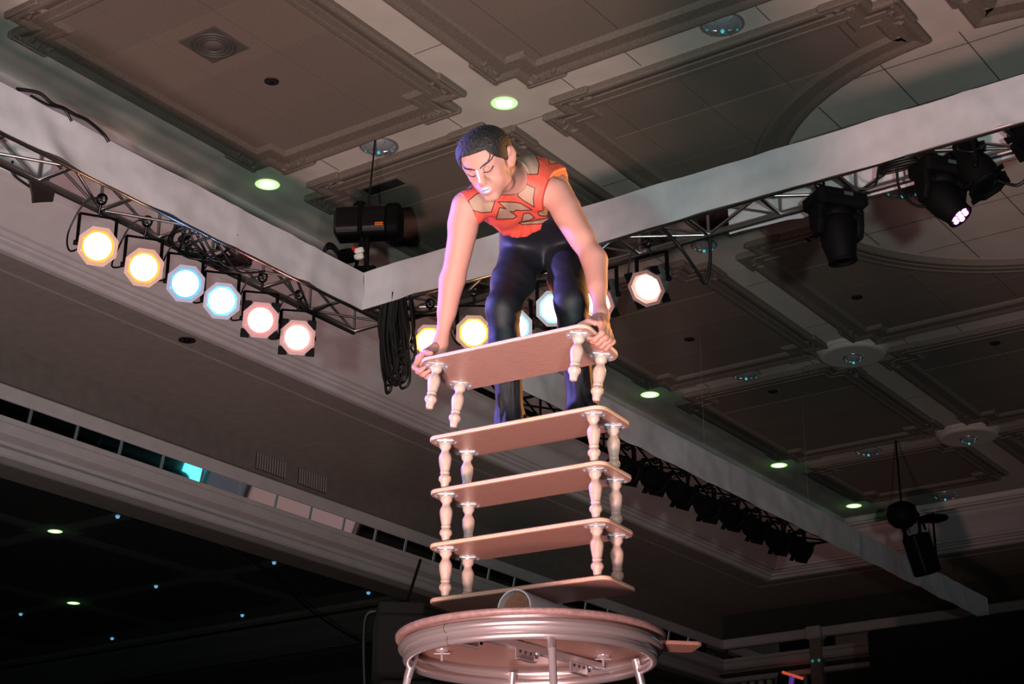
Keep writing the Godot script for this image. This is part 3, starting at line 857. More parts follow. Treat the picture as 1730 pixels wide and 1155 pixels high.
func build_fixtures():
	var aim := S(0.05, 2.2, 6.0)
	var amber := Color(1.0, 0.52, 0.10); var blue := Color(0.22, 0.55, 1.0); var pink := Color(1.0, 0.36, 0.34)
	var warm := Color(1.0, 0.62, 0.20); var ice := Color(0.45, 0.80, 1.0); var rose := Color(1.0, 0.50, 0.42)
	var LL := [[6.29, 4.37, amber, "brightest amber stage lamp, leftmost on the left truss"], [6.67, 4.37, amber, "amber stage lamp second from the left on the left truss"], [7.03, 4.39, blue, "blue-white stage lamp just right of the two amber lamps"],
		[7.36, 4.385, blue.lerp(ice, 0.4), "pale blue stage lamp just left of the two pink lamps"], [7.73, 4.375, pink, "pink stage lamp beside the blue ones on the left truss"], [8.10, 4.37, pink.lerp(rose, 0.5), "pink stage lamp nearest the truss corner on the left truss"]]
	for k in 6:
		var d: Array = LL[k]
		var tgt: Vector3 = aim + [V(0, 0, 0) * 0.0, Vector3.ZERO, Vector3.ZERO, Vector3.ZERO, Vector3.ZERO, Vector3.ZERO][k]
		par_can(d[3], V(d[0], d[1], -7.45), tgt.lerp(Vector3(0, EY, 0), 0.42), d[2], 16.0, 2.6, 1.6, "lit lamps on the left truss")
	var RR := [[-6.80, 4.40, warm, "golden stage lamp behind the performer's lowered left-hand forearm"], [-6.42, 4.38, warm, "golden stage lamp between the performer's forearm and knee"], [-6.08, 4.34, ice, "ice-blue stage lamp peeping between the performer's legs"],
		[-5.76, 4.40, ice, "ice-blue stage lamp half hidden by the knee on the right"], [-5.43, 4.36, rose, "pinkish stage lamp behind the performer's right-hand wrist"], [-5.05, 4.37, rose, "bright pinkish-white stage lamp in octagonal frame, rightmost of the lit ones"]]
	for d in RR:
		par_can(d[3], V(8.74, d[1], d[0]), S(-2.0, 0.2, 6.0) if d[0] > -5.5 else aim.lerp(Vector3(0, EY, 0), 0.5), d[2], 16.0, 2.6, 1.6, "lit lamps on the right truss", true, 4.70)
	moving_head("black moving head light pointing down, unlit, under the middle of the right truss", V(8.74, 4.66, -3.72), Vector3(0.15, -1, 0.05), 1.12, false)
	moving_head("black moving head light with a glowing cluster of pink lenses, near the right edge", V(8.74, 4.68, -3.06), Vector3(0.06, -0.82, 0.57), 1.02, true)
	par_can("small black unlit lamp beside the glowing moving head", V(8.74, 4.44, -2.78), V(9.0, 1.0, -1.2), Color(0, 0, 0), 0, 0, 0, "", false, 4.70, M.black)
	par_can("black unlit lamp cut off by the right edge of the picture", V(8.74, 4.62, -2.50), V(8.0, 1.0, -2.2), Color(0, 0, 0), 0, 0, 0, "", false, 4.74, M.black)
	# far truss: row of unlit black lamps
	var names := ["first", "second", "third", "fourth", "fifth", "sixth", "seventh", "eighth"]
	for k in 8:
		var x := 12.35 + 0.49 * k
		par_can("black unlit lamp under the far truss, %s from the tower of shelves" % names[k], V(x, 4.47 + 0.015 * ((k * 5) % 3), -7.36), V(x - 1.5 + 0.3 * (k % 3), 1.6, -4.0), Color(0, 0, 0), 0, 0, 0, "unlit lamps on the far truss", false, 4.72, M.black)
	# black bundle of cable hanging from the corner
	var r := RandomNumberGenerator.new(); r.seed = 44
	var t := thing("cable_bundle", "thick bundle of black cables looped below the truss corner", "cables", V(8.58, 4.72, -6.98))
	for k in 24:
		var st := mb()
		var a := r.randf_range(-0.13, 0.05); var b := a + r.randf_range(0.02, 0.12); var dep := r.randf_range(0.36, 0.70); var w := r.randf_range(-0.05, 0.05)
		tube(st, curve([Vector3(w, 0.02, a), Vector3(w, -dep * 0.5, a - 0.02), Vector3(w * 0.6, -dep * 0.93, a + 0.02), Vector3(w * 0.5, -dep, (a + b) / 2 + 0.03), Vector3(w * 0.4, -dep * 0.9, b + 0.05), Vector3(w, -dep * 0.4, b + 0.03), Vector3(w, 0.02, b)], 7), r.randf_range(0.008, 0.014), 7)
		obj("cable", st, M.cable, t)
	# coil of cable lying across the left truss
	t = thing("cable_coil", "coiled black cable tied to the left truss above the blue lamps", "cables", V(7.15, 4.74, -7.38))
	for k in 6:
		var st := mb()
		var q := r.randf_range(0.20, 0.30); var h := r.randf_range(0.04, 0.075)
		var pts := []
		for j in 14:
			var a := TAU * j / 14
			pts.append(Vector3(cos(a) * q + r.randf_range(-0.012, 0.012) + 0.04 * k - 0.1, sin(a) * h - 0.02 - 0.012 * k, r.randf_range(-0.06, 0.06) + sin(a) * 0.10))
		tube(st, curve(pts, 4, true), 0.010, 6, true)
		obj("cable", st, M.cable, t)
	for k in 3:
		var st := mb()
		tube(st, curve([Vector3(-0.25 + 0.1 * k, 0.0, 0.05), Vector3(-0.2 + 0.15 * k, -0.12, 0.06), Vector3(0.0 + 0.12 * k, -0.17, 0.05), Vector3(0.2 + 0.15 * k, -0.06, 0.02)], 6), 0.008, 6)
		obj("cable", st, M.cable, t)
	# loose cables
	loose("black cable lying over the top edge of the left drape", [V(5.44, 5.0, -7.28), V(5.56, 5.015, -7.23), V(5.66, 4.985, -7.22), V(5.74, 4.995, -7.22), V(5.82, 4.985, -7.21), V(5.92, 4.99, -7.21), V(6.05, 4.965, -7.22), V(6.10, 4.93, -7.22)], 0.011)
	loose("short black cable tail tied beside the cable on the left drape", [V(5.50, 4.965, -7.22), V(5.62, 4.96, -7.215), V(5.74, 4.985, -7.215), V(5.80, 4.93, -7.21)], 0.008)
	loose("black cable drooping under the left truss right of the pink lamps", [V(7.85, 4.72, -7.35), V(7.98, 4.60, -7.36), V(8.14, 4.56, -7.36), V(8.30, 4.66, -7.34)], 0.009)
	loose("black cable drooping under the truss just right of the corner", [V(8.60, 4.72, -6.98), V(8.62, 4.60, -6.85), V(8.64, 4.57, -6.66), V(8.66, 4.66, -6.45)], 0.010)
	loose("black cable crossing the right truss above the rightmost lit lamp", [V(8.56, 4.72, -4.86), V(8.74, 4.60, -4.80), V(8.80, 4.40, -4.70), V(8.80, 4.33, -4.66), V(8.80, 4.44, -4.62), V(8.78, 4.62, -4.60)], 0.011)
	loose("black cable loop between the two moving heads", [V(8.56, 4.70, -3.62), V(8.66, 4.62, -3.55), V(8.7, 4.62, -3.45), V(8.62, 4.68, -3.38), V(8.56, 4.72, -3.34)], 0.008)
	loose("black cable curling from the glowing moving head to the truss", [V(8.70, 4.70, -3.30), V(8.72, 4.56, -3.30), V(8.72, 4.44, -3.22), V(8.72, 4.40, -3.12)], 0.009)
	loose("reddish grey cable sagging from the small lamp at the right edge", [V(8.74, 4.46, -2.72), V(8.74, 4.40, -2.62), V(8.74, 4.44, -2.55), V(8.74, 4.54, -2.51)], 0.010)
	# coil over the right truss
	t = thing("cable_coil", "small coil of black cable on the right truss above the glowing moving head", "cables", V(8.62, 4.75, -3.26))
	for k in 4:
		var st := mb()
		var pts := []
		for j in 12:
			var a := TAU * j / 12
			pts.append(Vector3(0.07 * sin(a) + 0.01 * k, -0.05 + 0.02 * sin(a) - 0.012 * k, cos(a) * (0.10 + 0.01 * k)))
		tube(st, curve(pts, 4, true), 0.008, 6, true); obj("cable", st, M.cable, t)
	# small dark barn door unit at far left
	t = thing("barn_door", "dark brown metal flap hanging under the left truss at the left edge", "flap", V(5.93, 4.70, -7.62))
	var st3 := mb()
	prism(st3, PackedVector2Array([Vector2(-0.09, 0.0), Vector2(0.13, 0.0), Vector2(0.12, 0.10), Vector2(0.03, 0.14), Vector2(-0.03, 0.17), Vector2(-0.04, 0.12)]), Transform3D(Basis(Vector3.RIGHT, PI / 2), Vector3(0, 0.02, 0)), 0.012, 0.003)
	obj("flap", st3, M.brown, t)
	st3 = mb(); tube(st3, curve([Vector3(-0.05, -0.05, 0.0), Vector3(-0.16, -0.03, 0.0), Vector3(-0.2, 0.0, 0), Vector3(-0.2, 0.06, 0.0)], 6), 0.008, 6); obj("cable", st3, M.cable, t)
	projector()
	far_fixtures()

func loose(label: String, ctrl: Array, r: float):
	var st := mb(); tube(st, curve(ctrl, 7), r, 7)
	tag(obj("cable", st, M.cable), label, "cable", "loose cables on the trusses")

func moving_head(label: String, at: Vector3, dir: Vector3, s: float, lit: bool):
	var t := thing("moving_head", label, "stage light", at, YAW + 0.35)
	var st := mb()
	box(st, Transform3D(Basis(), Vector3(0, -0.055 * s, 0)), Vector3(0.30, 0.095, 0.22) * s, 0.022 * s); obj("base", st, M.black, t)
	st = mb()
	for x in [-0.09, 0.09]:
		rod(st, Vector3(x * s, 0.05, 0), Vector3(x * s, -0.02, 0), 0.010, 8)
		lathe(st, Transform3D(Basis(Vector3.RIGHT, PI / 2), Vector3(x * s, 0.05, 0)), [Vector2(0.022, -0.016), Vector2(0.032, -0.016), Vector2(0.032, 0.016), Vector2(0.022, 0.016)], 14)
	obj("clamp", st, M.blacksatin, t)
	st = mb(); box(st, Transform3D(Basis(), Vector3(0.02, -0.05, 0.111 * s)), Vector3(0.06, 0.022, 0.004)); obj("display", st, mat(Color(0.25, 0.3, 0.32), 0.3), t)
	st = mb()
	lathe(st, Transform3D(Basis(), Vector3(0, -0.14 * s, 0)), [Vector2(0, -0.02), Vector2(0.085 * s, -0.015), Vector2(0.09 * s, 0.0), Vector2(0.09 * s, 0.03 * s), Vector2(0.07 * s, 0.045 * s), Vector2(0, 0.045 * s)], 24); obj("turntable", st, M.black, t)
	st = mb()
	for x in [-1, 1]:
		prism(st, PackedVector2Array([Vector2(-0.065, -0.02), Vector2(0.065, -0.02), Vector2(0.060, 0.08), Vector2(0.035, 0.15), Vector2(-0.035, 0.15), Vector2(-0.06, 0.08)]), Transform3D(Basis(Vector3(0, 0, 1), Vector3(1, 0, 0), Vector3(0, -1, 0)).scaled(Vector3(s, s, s)), Vector3((0.118 * x - 0.022) * s, -0.115 * s, 0)), 0.044, 0.012)
	box(st, Transform3D(Basis(), Vector3(0, -0.135 * s, 0)), Vector3(0.26, 0.05, 0.12) * s, 0.015)
	obj("yoke", st, M.black, t)
	# tapering head
	var loc := (Basis(Vector3.UP, -(YAW + 0.35)) * dir).normalized()
	var X := Transform3D(frame_along(loc), Vector3(0, -0.235 * s, 0))
	var hd := Node3D.new()
	st = mb()
	lathe(st, X, [Vector2(0, -0.10 * s), Vector2(0.07 * s, -0.098 * s), Vector2(0.092 * s, -0.075 * s), Vector2(0.098 * s, -0.02 * s), Vector2(0.096 * s, 0.05 * s), Vector2(0.082 * s, 0.11 * s), Vector2(0.074 * s, 0.15 * s), Vector2(0.074 * s, 0.15 * s), Vector2(0.078 * s, 0.152 * s), Vector2(0.078 * s, 0.165 * s), Vector2(0.062 * s, 0.166 * s), Vector2(0.062 * s, 0.156 * s), Vector2(0, 0.156 * s)], 28)
	var h := obj("head", st, M.black, t)
	hd.free()
	if lit:
		var pm := glow(Color(1.0, 0.50, 0.92), 5.0)
		for k in 7:
			st = mb()
			var c := Vector3.ZERO if k == 6 else Vector3(cos(TAU * k / 6), 0, sin(TAU * k / 6)) * 0.040 * s
			lathe(st, X * Transform3D(Basis(), c + Vector3(0, 0.158 * s, 0)), [Vector2(0.0175 * s, 0), Vector2(0.014 * s, 0.010), Vector2(0, 0.014)], 14)
			obj("led_lens", st, pm, h)
		var l := SpotLight3D.new(); l.name = "head_light"; t.add_child(l)
		var p := X * Vector3(0, 0.19 * s, 0)
		l.transform = Transform3D(Basis.looking_at(loc, Vector3.RIGHT), p)
		l.light_color = Color(1.0, 0.45, 0.9); l.light_energy = 2.0; l.spot_angle = 30.0; l.light_size = 0.06; l.spot_range = 20.0; l.spot_attenuation = 2.0; l.shadow_enabled = true
	else:
		st = mb()
		lathe(st, X, [Vector2(0.06 * s, 0.150 * s), Vector2(0.03 * s, 0.158 * s), Vector2(0, 0.160 * s)], 24); obj("lens", st, M.blacksatin, h)

func projector():
	# black round-bodied projector standing on the truss corner
	var t := thing("projector", "black round-bodied projector on a stand above the truss corner, with a small orange label", "projector", V(8.72, 5.46, -7.38), YAW - 0.12)
	var st := mb()
	var sec := round_rect(0.125, 0.115, 0.075, 6)
	prism(st, sec, Transform3D(Basis(Vector3(0, 1, 0), Vector3(1, 0, 0), Vector3(0, 0, -1)), Vector3(-0.235, 0, 0)), 0.40, 0.02)
	obj("body", st, M.blacksatin, t)
	st = mb()
	prism(st, round_rect(0.128, 0.118, 0.07, 6), Transform3D(Basis(Vector3(0, 1, 0), Vector3(1, 0, 0), Vector3(0, 0, -1)), Vector3(0.150, 0, 0)), 0.10, 0.012)
	obj("front_cap", st, M.black, t)
	st = mb(); box(st, Transform3D(Basis(), Vector3(-0.035, 0, 0)), Vector3(0.035, 0.262, 0.245), 0.01); obj("strap", st, M.black, t)
	st = mb()
	for y in [-0.052, -0.067]: box(st, Transform3D(Basis(), Vector3(0.107, y, 0.1155)), Vector3(0.062, 0.010, 0.004), 0.001)
	obj("label", st, mat(Color(0.85, 0.42, 0.06), 0.6), t)
	st = mb()
	lathe(st, Transform3D(Basis(), Vector3(-0.06, 0.125, 0)), [Vector2(0.06, -0.02), Vector2(0.06, 0.02), Vector2(0.035, 0.05), Vector2(0, 0.052)], 18); obj("hub", st, M.black, t)
	st = mb()
	bar(st, Vector3(-0.035, -0.11, 0.03), Vector3(0.035, -0.46, 0.0), 0.035, 0.02); bar(st, Vector3(-0.05, -0.11, -0.03), Vector3(-0.09, -0.44, 0.0), 0.03, 0.02); bar(st, Vector3(0.0, -0.11, 0.0), Vector3(0.0, -0.5, 0.0), 0.04, 0.03)
	obj("bracket", st, M.black, t)
	st = mb(); box(st, Transform3D(Basis(), Vector3(0.0, -0.42, 0)), Vector3(0.16, 0.12, 0.12), 0.01); obj("foot", st, M.black, t)
	st = mb(); rod(st, Vector3(0.0, 0.12, 0.0), Vector3(0.03, 0.70, -0.02), 0.007, 6); obj("safety_wire", st, M.cable, t)
	# plug box with pale connectors
	t = thing("plug_box", "black plug box with two pale and one red connector left of the projector stand", "plug box", V(8.66, 5.20, -7.44), YAW - 0.3)
	st = mb(); box(st, Transform3D(Basis(), Vector3(-0.06, 0.0, 0)), Vector3(0.12, 0.09, 0.09), 0.012); obj("housing", st, M.black, t)
	for y in [0.022, -0.026]:
		st = mb(); box(st, Transform3D(Basis(Vector3(0, 0, 1), 0.15), Vector3(0.04, y, 0.02)), Vector3(0.07, 0.042, 0.045), 0.01); obj("connector", st, M.white, t)
	st = mb(); box(st, Transform3D(Basis(Vector3(0, 0, 1), 0.15), Vector3(0.005, 0.032, 0.03)), Vector3(0.024, 0.03, 0.045), 0.005); obj("red_ring", st, M.red, t)
	for k in 3:
		st = mb(); tube(st, curve([Vector3(-0.11, 0.02 * k - 0.02, 0), Vector3(-0.18, 0.07 + 0.02 * k, 0.01), Vector3(-0.24, 0.06 + 0.02 * k, 0.0), Vector3(-0.28 + 0.01 * k, -0.05, 0.0), Vector3(-0.28, -0.2, 0.0)], 6), 0.009, 6); obj("cable", st, M.cable, t)

func far_fixtures():
	var t := thing("round_fixture", "black drum-shaped fixture hanging near the far end of the truss", "fixture", V(17.64, 5.28, -7.0))
	var st := mb(); lathe(st, Transform3D(), [Vector2(0, -0.14), Vector2(0.10, -0.14), Vector2(0.155, -0.09), Vector2(0.175, 0.0), Vector2(0.15, 0.09), Vector2(0.08, 0.13), Vector2(0, 0.135)], 24); obj("drum", st, M.black, t)
	st = mb(); rod(st, Vector3(0, 0.12, 0), Vector3(0, 0.86, 0), 0.012, 8); obj("pole", st, M.black, t)
	st = mb()
	bar(st, Vector3(0.0, -0.13, 0.02), Vector3(-0.12, -0.36, 0.05), 0.035, 0.03); bar(st, Vector3(0.02, -0.13, -0.02), Vector3(0.30, -0.40, -0.02), 0.03, 0.03)
	bar(st, Vector3(-0.02, -0.02, 0.19), Vector3(-0.02, -0.30, 0.20), 0.03, 0.02); bar(st, Vector3(0.10, 0.02, -0.12), Vector3(0.45, -0.22, -0.10), 0.025, 0.02)
	obj("arm", st, M.black, t)
	t = thing("hanging_speaker", "black box speaker tilted under the drum-shaped fixture at lower right", "speaker", V(18.12, 4.92, -7.0), -0.6)
	st = mb(); box(st, Transform3D(Basis(Vector3(0, 0, 1), 0.28), Vector3.ZERO), Vector3(0.26, 0.46, 0.22), 0.02); obj("cabinet", st, M.black, t)
	st = mb(); box(st, Transform3D(Basis(Vector3(0, 0, 1), 0.28), Vector3(0, 0, 0.112)), Vector3(0.22, 0.42, 0.012), 0.004); obj("grille", st, M.blacksatin, t)
	st = mb(); tube(st, curve([Vector3(-0.02, 0.22, 0), Vector3(0.0, 0.38, 0.05), Vector3(0.08, 0.30, 0.0)], 6), 0.014, 6); obj("handle", st, M.black, t)
	t = thing("pendant_pole", "thin dark pole with a round disc right of the hanging speaker", "pole", V(20.94, 6.95, -7.89))
	st = mb(); lathe(st, Transform3D(Basis(), Vector3(0, -0.80, 0)), [Vector2(0, -0.05), Vector2(0.10, -0.045), Vector2(0.19, -0.02), Vector2(0.2, 0), Vector2(0.03, 0.02)], 24); obj("disc", st, M.black, t)
	st = mb(); rod(st, Vector3(0, 0, 0), Vector3(-0.02, -1.7, 0), 0.016, 8); obj("pole", st, M.black, t)

func build_rear():
	# black masking at lower right
	var st := mb()
	bx(st, V(19.7, 1.4, -5.0), Vector3(0.3, 6.15, 6.7), 0.03)
	tag(obj("masking_screen", st, M.screen), "large plain black masking screen in the lower right corner", "screen")
	# black hung speaker stack left of the table
	var t := thing("speaker_stack", "dark hung speaker stack left of the round table", "speaker", S(-0.74, 2.52, 11.2), YAW + 0.12)
	for k in 3:
		st = mb(); box(st, Transform3D(Basis(Vector3.RIGHT, 0.05 * k), Vector3(0.04 * k, -0.25 - 0.42 * k, 0)), Vector3(0.34, 0.40, 0.45), 0.02); obj("cabinet", st, M.screen, t)
	st = mb(); box(st, Transform3D(Basis(), Vector3(0, 0.0, 0)), Vector3(0.30, 0.08, 0.36), 0.01); obj("rigging_frame", st, M.screen, t)
	st = mb(); rod(st, Vector3(0.02, 0, 0), Vector3(0.14, 0.42, -0.2), 0.010, 8); obj("hoist_chain", st, M.black, t)
	st = mb(); tube(st, curve([Vector3(-0.17, -0.02, 0.15), Vector3(-0.24, -0.1, 0.15), Vector3(-0.22, -0.6, 0.15), Vector3(-0.16, -1.3, 0.15)], 6), 0.016, 6); obj("cable", st, M.cable, t)
	# thin cable across the dark ceiling of the next room
	st = mb(); tube(st, curve([V(14.9, 6.15, -16.0), V(16.2, 5.55, -15.3), V(17.1, 5.20, -15.3), V(18.0, 4.98, -15.3), V(19.0, 4.85, -15.3), V(20.5, 4.7, -15.3)], 8), 0.013, 6)
	tag(obj("cable", st, M.cable), "thin black cable sagging across the dark next room at lower left", "cable")
	# glowing bars painting a reflection of lights low on the far wall
	t = thing("light_bar", "tilted orange and violet reflection, drawn as glowing bars, low on the far wall", "glowing reflection", V(24.33, 4.95, -11.62))
	st = mb(); bar(st, Vector3(0, 0.14, -0.22), Vector3(0, 0.0, 0.13), 0.05, 0.045, 0.01); obj("orange_tube", st, glow(Color(1.0, 0.40, 0.25), 0.55), t)
	st = mb(); bar(st, Vector3(0.02, 0.06, -0.05), Vector3(0.02, -0.24, -0.12), 0.04, 0.16, 0.01); obj("violet_panel", st, glow(Color(0.50, 0.32, 0.85), 0.35), t)
	st = mb(); bar(st, Vector3(0.05, 0.05, -0.34), Vector3(0.05, -0.08, 0.1), 0.03, 0.22, 0.01); obj("dark_glass", st, M.blacksatin, t)
	t = thing("pilaster_lights", "pair of tiny teal lights on the pilaster at the far wall", "light", V(24.405, 5.22, -11.3))
	for z in [-0.05, 0.06]:
		st = mb(); lathe(st, Transform3D(Basis(Vector3(0, 0, 1), PI / 2), Vector3(0, 0, z)), [Vector2(0.024, 0), Vector2(0.018, 0.012), Vector2(0, 0.016)], 12); obj("lens", st, glow(Color(0.15, 0.6, 0.6), 0.55), t)
	# cyan screen with added grey and pinkish glow panels, right of the picture: seen only in the mirror panels and as a teal glow
	for d in [[0.15, 0.8, Color(0.22, 0.66, 0.70), 0.27, "cyan flown screen on the far wall, right of the picture", 5.0], [-1.1, 1.3, Color(0.44, 0.43, 0.48), 0.20, "added grey glowing panel between the cyan and the pinkish one", 0.3], [-3.4, 3.0, Color(0.62, 0.50, 0.49), 0.42, "added pinkish glowing panel on the far wall, beside the grey one", 1.0]]:
		t = thing("flown_screen", d[4], "screen", V(24.38, 4.5, d[0]))
		st = mb(); box(st, Transform3D(), Vector3(0.12, 2.9, d[1] + 0.1), 0.02); obj("case", st, M.black, t)
		st = mb(); box(st, Transform3D(Basis(), Vector3(0.13, 0.3, 0)), Vector3(0.20, 0.2, 0.3), 0.01); obj("wall_bracket", st, M.black, t)
		st = mb(); box(st, Transform3D(Basis(), Vector3(-0.065, 0, 0)), Vector3(0.02, 2.8, d[1]), 0.004); obj("panel", st, glow(d[2], d[3]), t)
		var l := AreaLight3D.new(); l.name = "screen_light"; t.add_child(l)
		l.transform = Transform3D(Basis(Vector3.UP, PI / 2), Vector3(-0.1, 0, 0))
		l.light_color = d[2]; l.light_energy = d[5]; l.area_size = Vector2(d[1], 2.8); l.area_range = 60.0; l.shadow_enabled = true

# ================================================================ table, roller, boards
const TC := Vector3(0.066, 1.281, 6.07)       # table top centre: right, height, away

func ringpts(r: float, y: float, n := 72) -> Array:
	var o := []
	for k in n: o.append(Vector3(cos(TAU * k / n) * r, y, -sin(TAU * k / n) * r))
	return o

func build_table():
	# stage under the act (below the picture)
	var st := mb()
	box(st, Transform3D(Basis(Vector3.UP, YAW), S(0, -0.85, 7.2)), Vector3(7.0, 1.5, 5.0), 0.02)
	tag(obj("stage", st, M.stage), "black stage platform under the tall round table", "stage")
	var t := thing("round_table", "tall round plywood table with shiny tube rings and splayed metal legs", "table", S(TC.x, TC.y, TC.z), YAW)
	st = mb()
	lathe(st, Transform3D(), [Vector2(0, -0.022), Vector2(0.468, -0.022)], 72)
	obj("underside", st, M.ply, t)
	st = mb()
	lathe(st, Transform3D(), [Vector2(0.468, -0.022), Vector2(0.476, -0.021), Vector2(0.482, -0.015), Vector2(0.483, -0.006), Vector2(0.480, -0.001), Vector2(0.474, 0.0), Vector2(0.44, 0.0005)], 72)
	obj("edge", st, M.lime, t)
	st = mb(); lathe(st, Transform3D(), [Vector2(0.441, 0.0), Vector2(0, 0.0005)], 72); obj("tabletop", st, M.lime, t)
	st = mb(); tube(st, ringpts(0.457, -0.046), 0.0150, 14, true); obj("upper_ring", st, M.steel, t)
	st = mb(); tube(st, ringpts(0.438, -0.085), 0.0160, 14, true); obj("lower_ring", st, M.steel, t)
	st = mb(); lathe(st, Transform3D(), [Vector2(0.448, -0.075), Vector2(0.448, -0.022), Vector2(0.448, -0.022), Vector2(0.445, -0.022), Vector2(0.445, -0.075)], 72); obj("apron", st, M.steel, t)
	for a in [2.25, 4.9]:      # joints of the rings
		st = mb()
		for q in [[0.457, -0.046, 0.0157], [0.438, -0.085, 0.0167]]:
			var c := Vector3(cos(a) * q[0], q[1], sin(a) * q[0])
			var d := Vector3(-sin(a), 0, cos(a))
			rod(st, c - d * 0.001, c + d * 0.001, q[2], 14)
		obj("ring_joint", st, M.brown, t)
	# legs
	for d in [[0.064, -0.43, "front"], [-0.428, 0.07, ""], [0.395, 0.175, ""], [-0.066, 0.43, ""]]:
		var top := Vector3(d[0], -0.075, -d[1]); var o := Vector3(d[0], 0, -d[1]).normalized()
		var foot := top + o * 0.27 + Vector3(0, -1.306, 0)
		st = mb(); rod(st, top + (foot - top) * 0.045, foot, 0.0135, 14)
		var lg := obj("leg", st, M.chrome, t)
		st = mb(); rod(st, top - o * 0.012 + Vector3(0, 0.03, 0), top + (foot - top) * 0.045, 0.0155, 14); obj("socket", st, M.steel, lg)
		st = mb(); rod(st, foot + (top - foot) * 0.02, foot, 0.019, 12); obj("rubber_foot", st, M.black, lg)
	# crossbar with hinge plates and wing bolts
	var dir := Vector3(0.62, 0, -0.78).normalized()
	var sd := dir.cross(Vector3.UP)
	st = mb()
	bar(st, dir * -0.43 + Vector3(0, -0.042, 0), dir * 0.43 + Vector3(0, -0.042, 0), 0.034, 0.026, 0.003)
	obj("crossbar", st, M.steel, t)
	for k in [-0.36, -0.05, 0.27]:
		st = mb()
		var c: Vector3 = dir * k + Vector3(0, -0.066, 0)
		box(st, Transform3D(Basis(dir, Vector3.UP, -sd), c + sd * 0.012), Vector3(0.105, 0.058, 0.004), 0.001)
		box(st, Transform3D(Basis(dir, Vector3.UP, -sd), c + sd * 0.018 + Vector3(0, -0.028, 0)), Vector3(0.105, 0.004, 0.022), 0.001)
		var pl := obj("hinge_plate", st, M.steel, t)
		st = mb()
		for j in [-0.03, 0.0, 0.03]: lathe(st, Transform3D(frame_along(sd), c + dir * j + sd * 0.013), [Vector2(0.006, 0), Vector2(0.0055, 0.004), Vector2(0, 0.005)], 10)
		obj("rivet", st, M.brown, pl)
		st = mb()
		var b: Vector3 = dir * (k + 0.085) + Vector3(0, -0.05, 0)
		lathe(st, Transform3D(Basis(), b), [Vector2(0, -0.022), Vector2(0.006, -0.022), Vector2(0.006, -0.012), Vector2(0.012, -0.010), Vector2(0.012, 0.0), Vector2(0.006, 0.002)], 8)
		bar(st, b + dir * -0.016 + Vector3(0, -0.010, 0), b + dir * 0.016 + Vector3(0, -0.010, 0), 0.008, 0.004, 0.001)
		obj("wing_bolt", st, M.chrome, t)
	for p in [Vector3(-0.32, -0.022, -0.12), Vector3(0.27, -0.022, -0.22)]:
		st = mb()
		lathe(st, Transform3D(Basis(), p), [Vector2(0, -0.04), Vector2(0.005, -0.04), Vector2(0.005, -0.010), Vector2(0.022, -0.007), Vector2(0.024, 0.0)], 12)
		bar(st, p + Vector3(-0.03, -0.014, 0), p + Vector3(0.03, -0.014, 0), 0.007, 0.004, 0.001)
		obj("wing_bolt", st, M.chrome, t)
	st = mb()
	prism(st, round_rect(0.085, 0.07, 0.02, 4), Transform3D(Basis(Vector3.UP, 0.2), Vector3(0.515, -0.036, -0.02)), 0.014, 0.003)
	obj("side_tab", st, M.ply, t)
	# roller tube between table and lowest board
	var ax := Vector3(0.515, 0, -0.857)
	var rl := thing("roller_tube", "grey plastic roller tube lying on the round table under the lowest board", "tube", S(0.100, 1.3502, 6.07), YAW)
	st = mb()
	var X := Transform3D(frame_along(ax), Vector3.ZERO)
	lathe(st, X, [Vector2(0.063, -0.18), Vector2(0.0680, -0.18), Vector2(0.0690, -0.179), Vector2(0.0690, -0.179), Vector2(0.0690, 0.179), Vector2(0.0690, 0.179), Vector2(0.0680, 0.18), Vector2(0.063, 0.18), Vector2(0.063, 0.18), Vector2(0.063, -0.18)], 48)
	obj("tube_wall", st, M.pvc, rl)
	st = mb()
	lathe(st, X, [Vector2(0.063, -0.1805), Vector2(0.0687, -0.1805)], 48); obj("cut_rim", st, M.pvcrim, rl)
	st = mb()
	lathe(st, X, [Vector2(0.0628, -0.15), Vector2(0, -0.149)], 32); obj("end_plug", st, M.cork, rl)

const BALUSTER := [[0.0125, 0.0], [0.0135, 0.004], [0.0162, 0.022], [0.0185, 0.026], [0.0225, 0.032], [0.0236, 0.038], [0.0222, 0.045], [0.0168, 0.052], [0.0152, 0.055], [0.0185, 0.059], [0.0185, 0.062], [0.0165, 0.065],
	[0.0172, 0.070], [0.0195, 0.082], [0.0220, 0.095], [0.0238, 0.108], [0.0242, 0.116], [0.0235, 0.124], [0.0205, 0.132], [0.0165, 0.139], [0.0145, 0.145], [0.0150, 0.150], [0.0190, 0.156], [0.0222, 0.161], [0.0228, 0.165], [0.0228, 0.180], [0.0215, 0.1815], [0.0, 0.1815]]

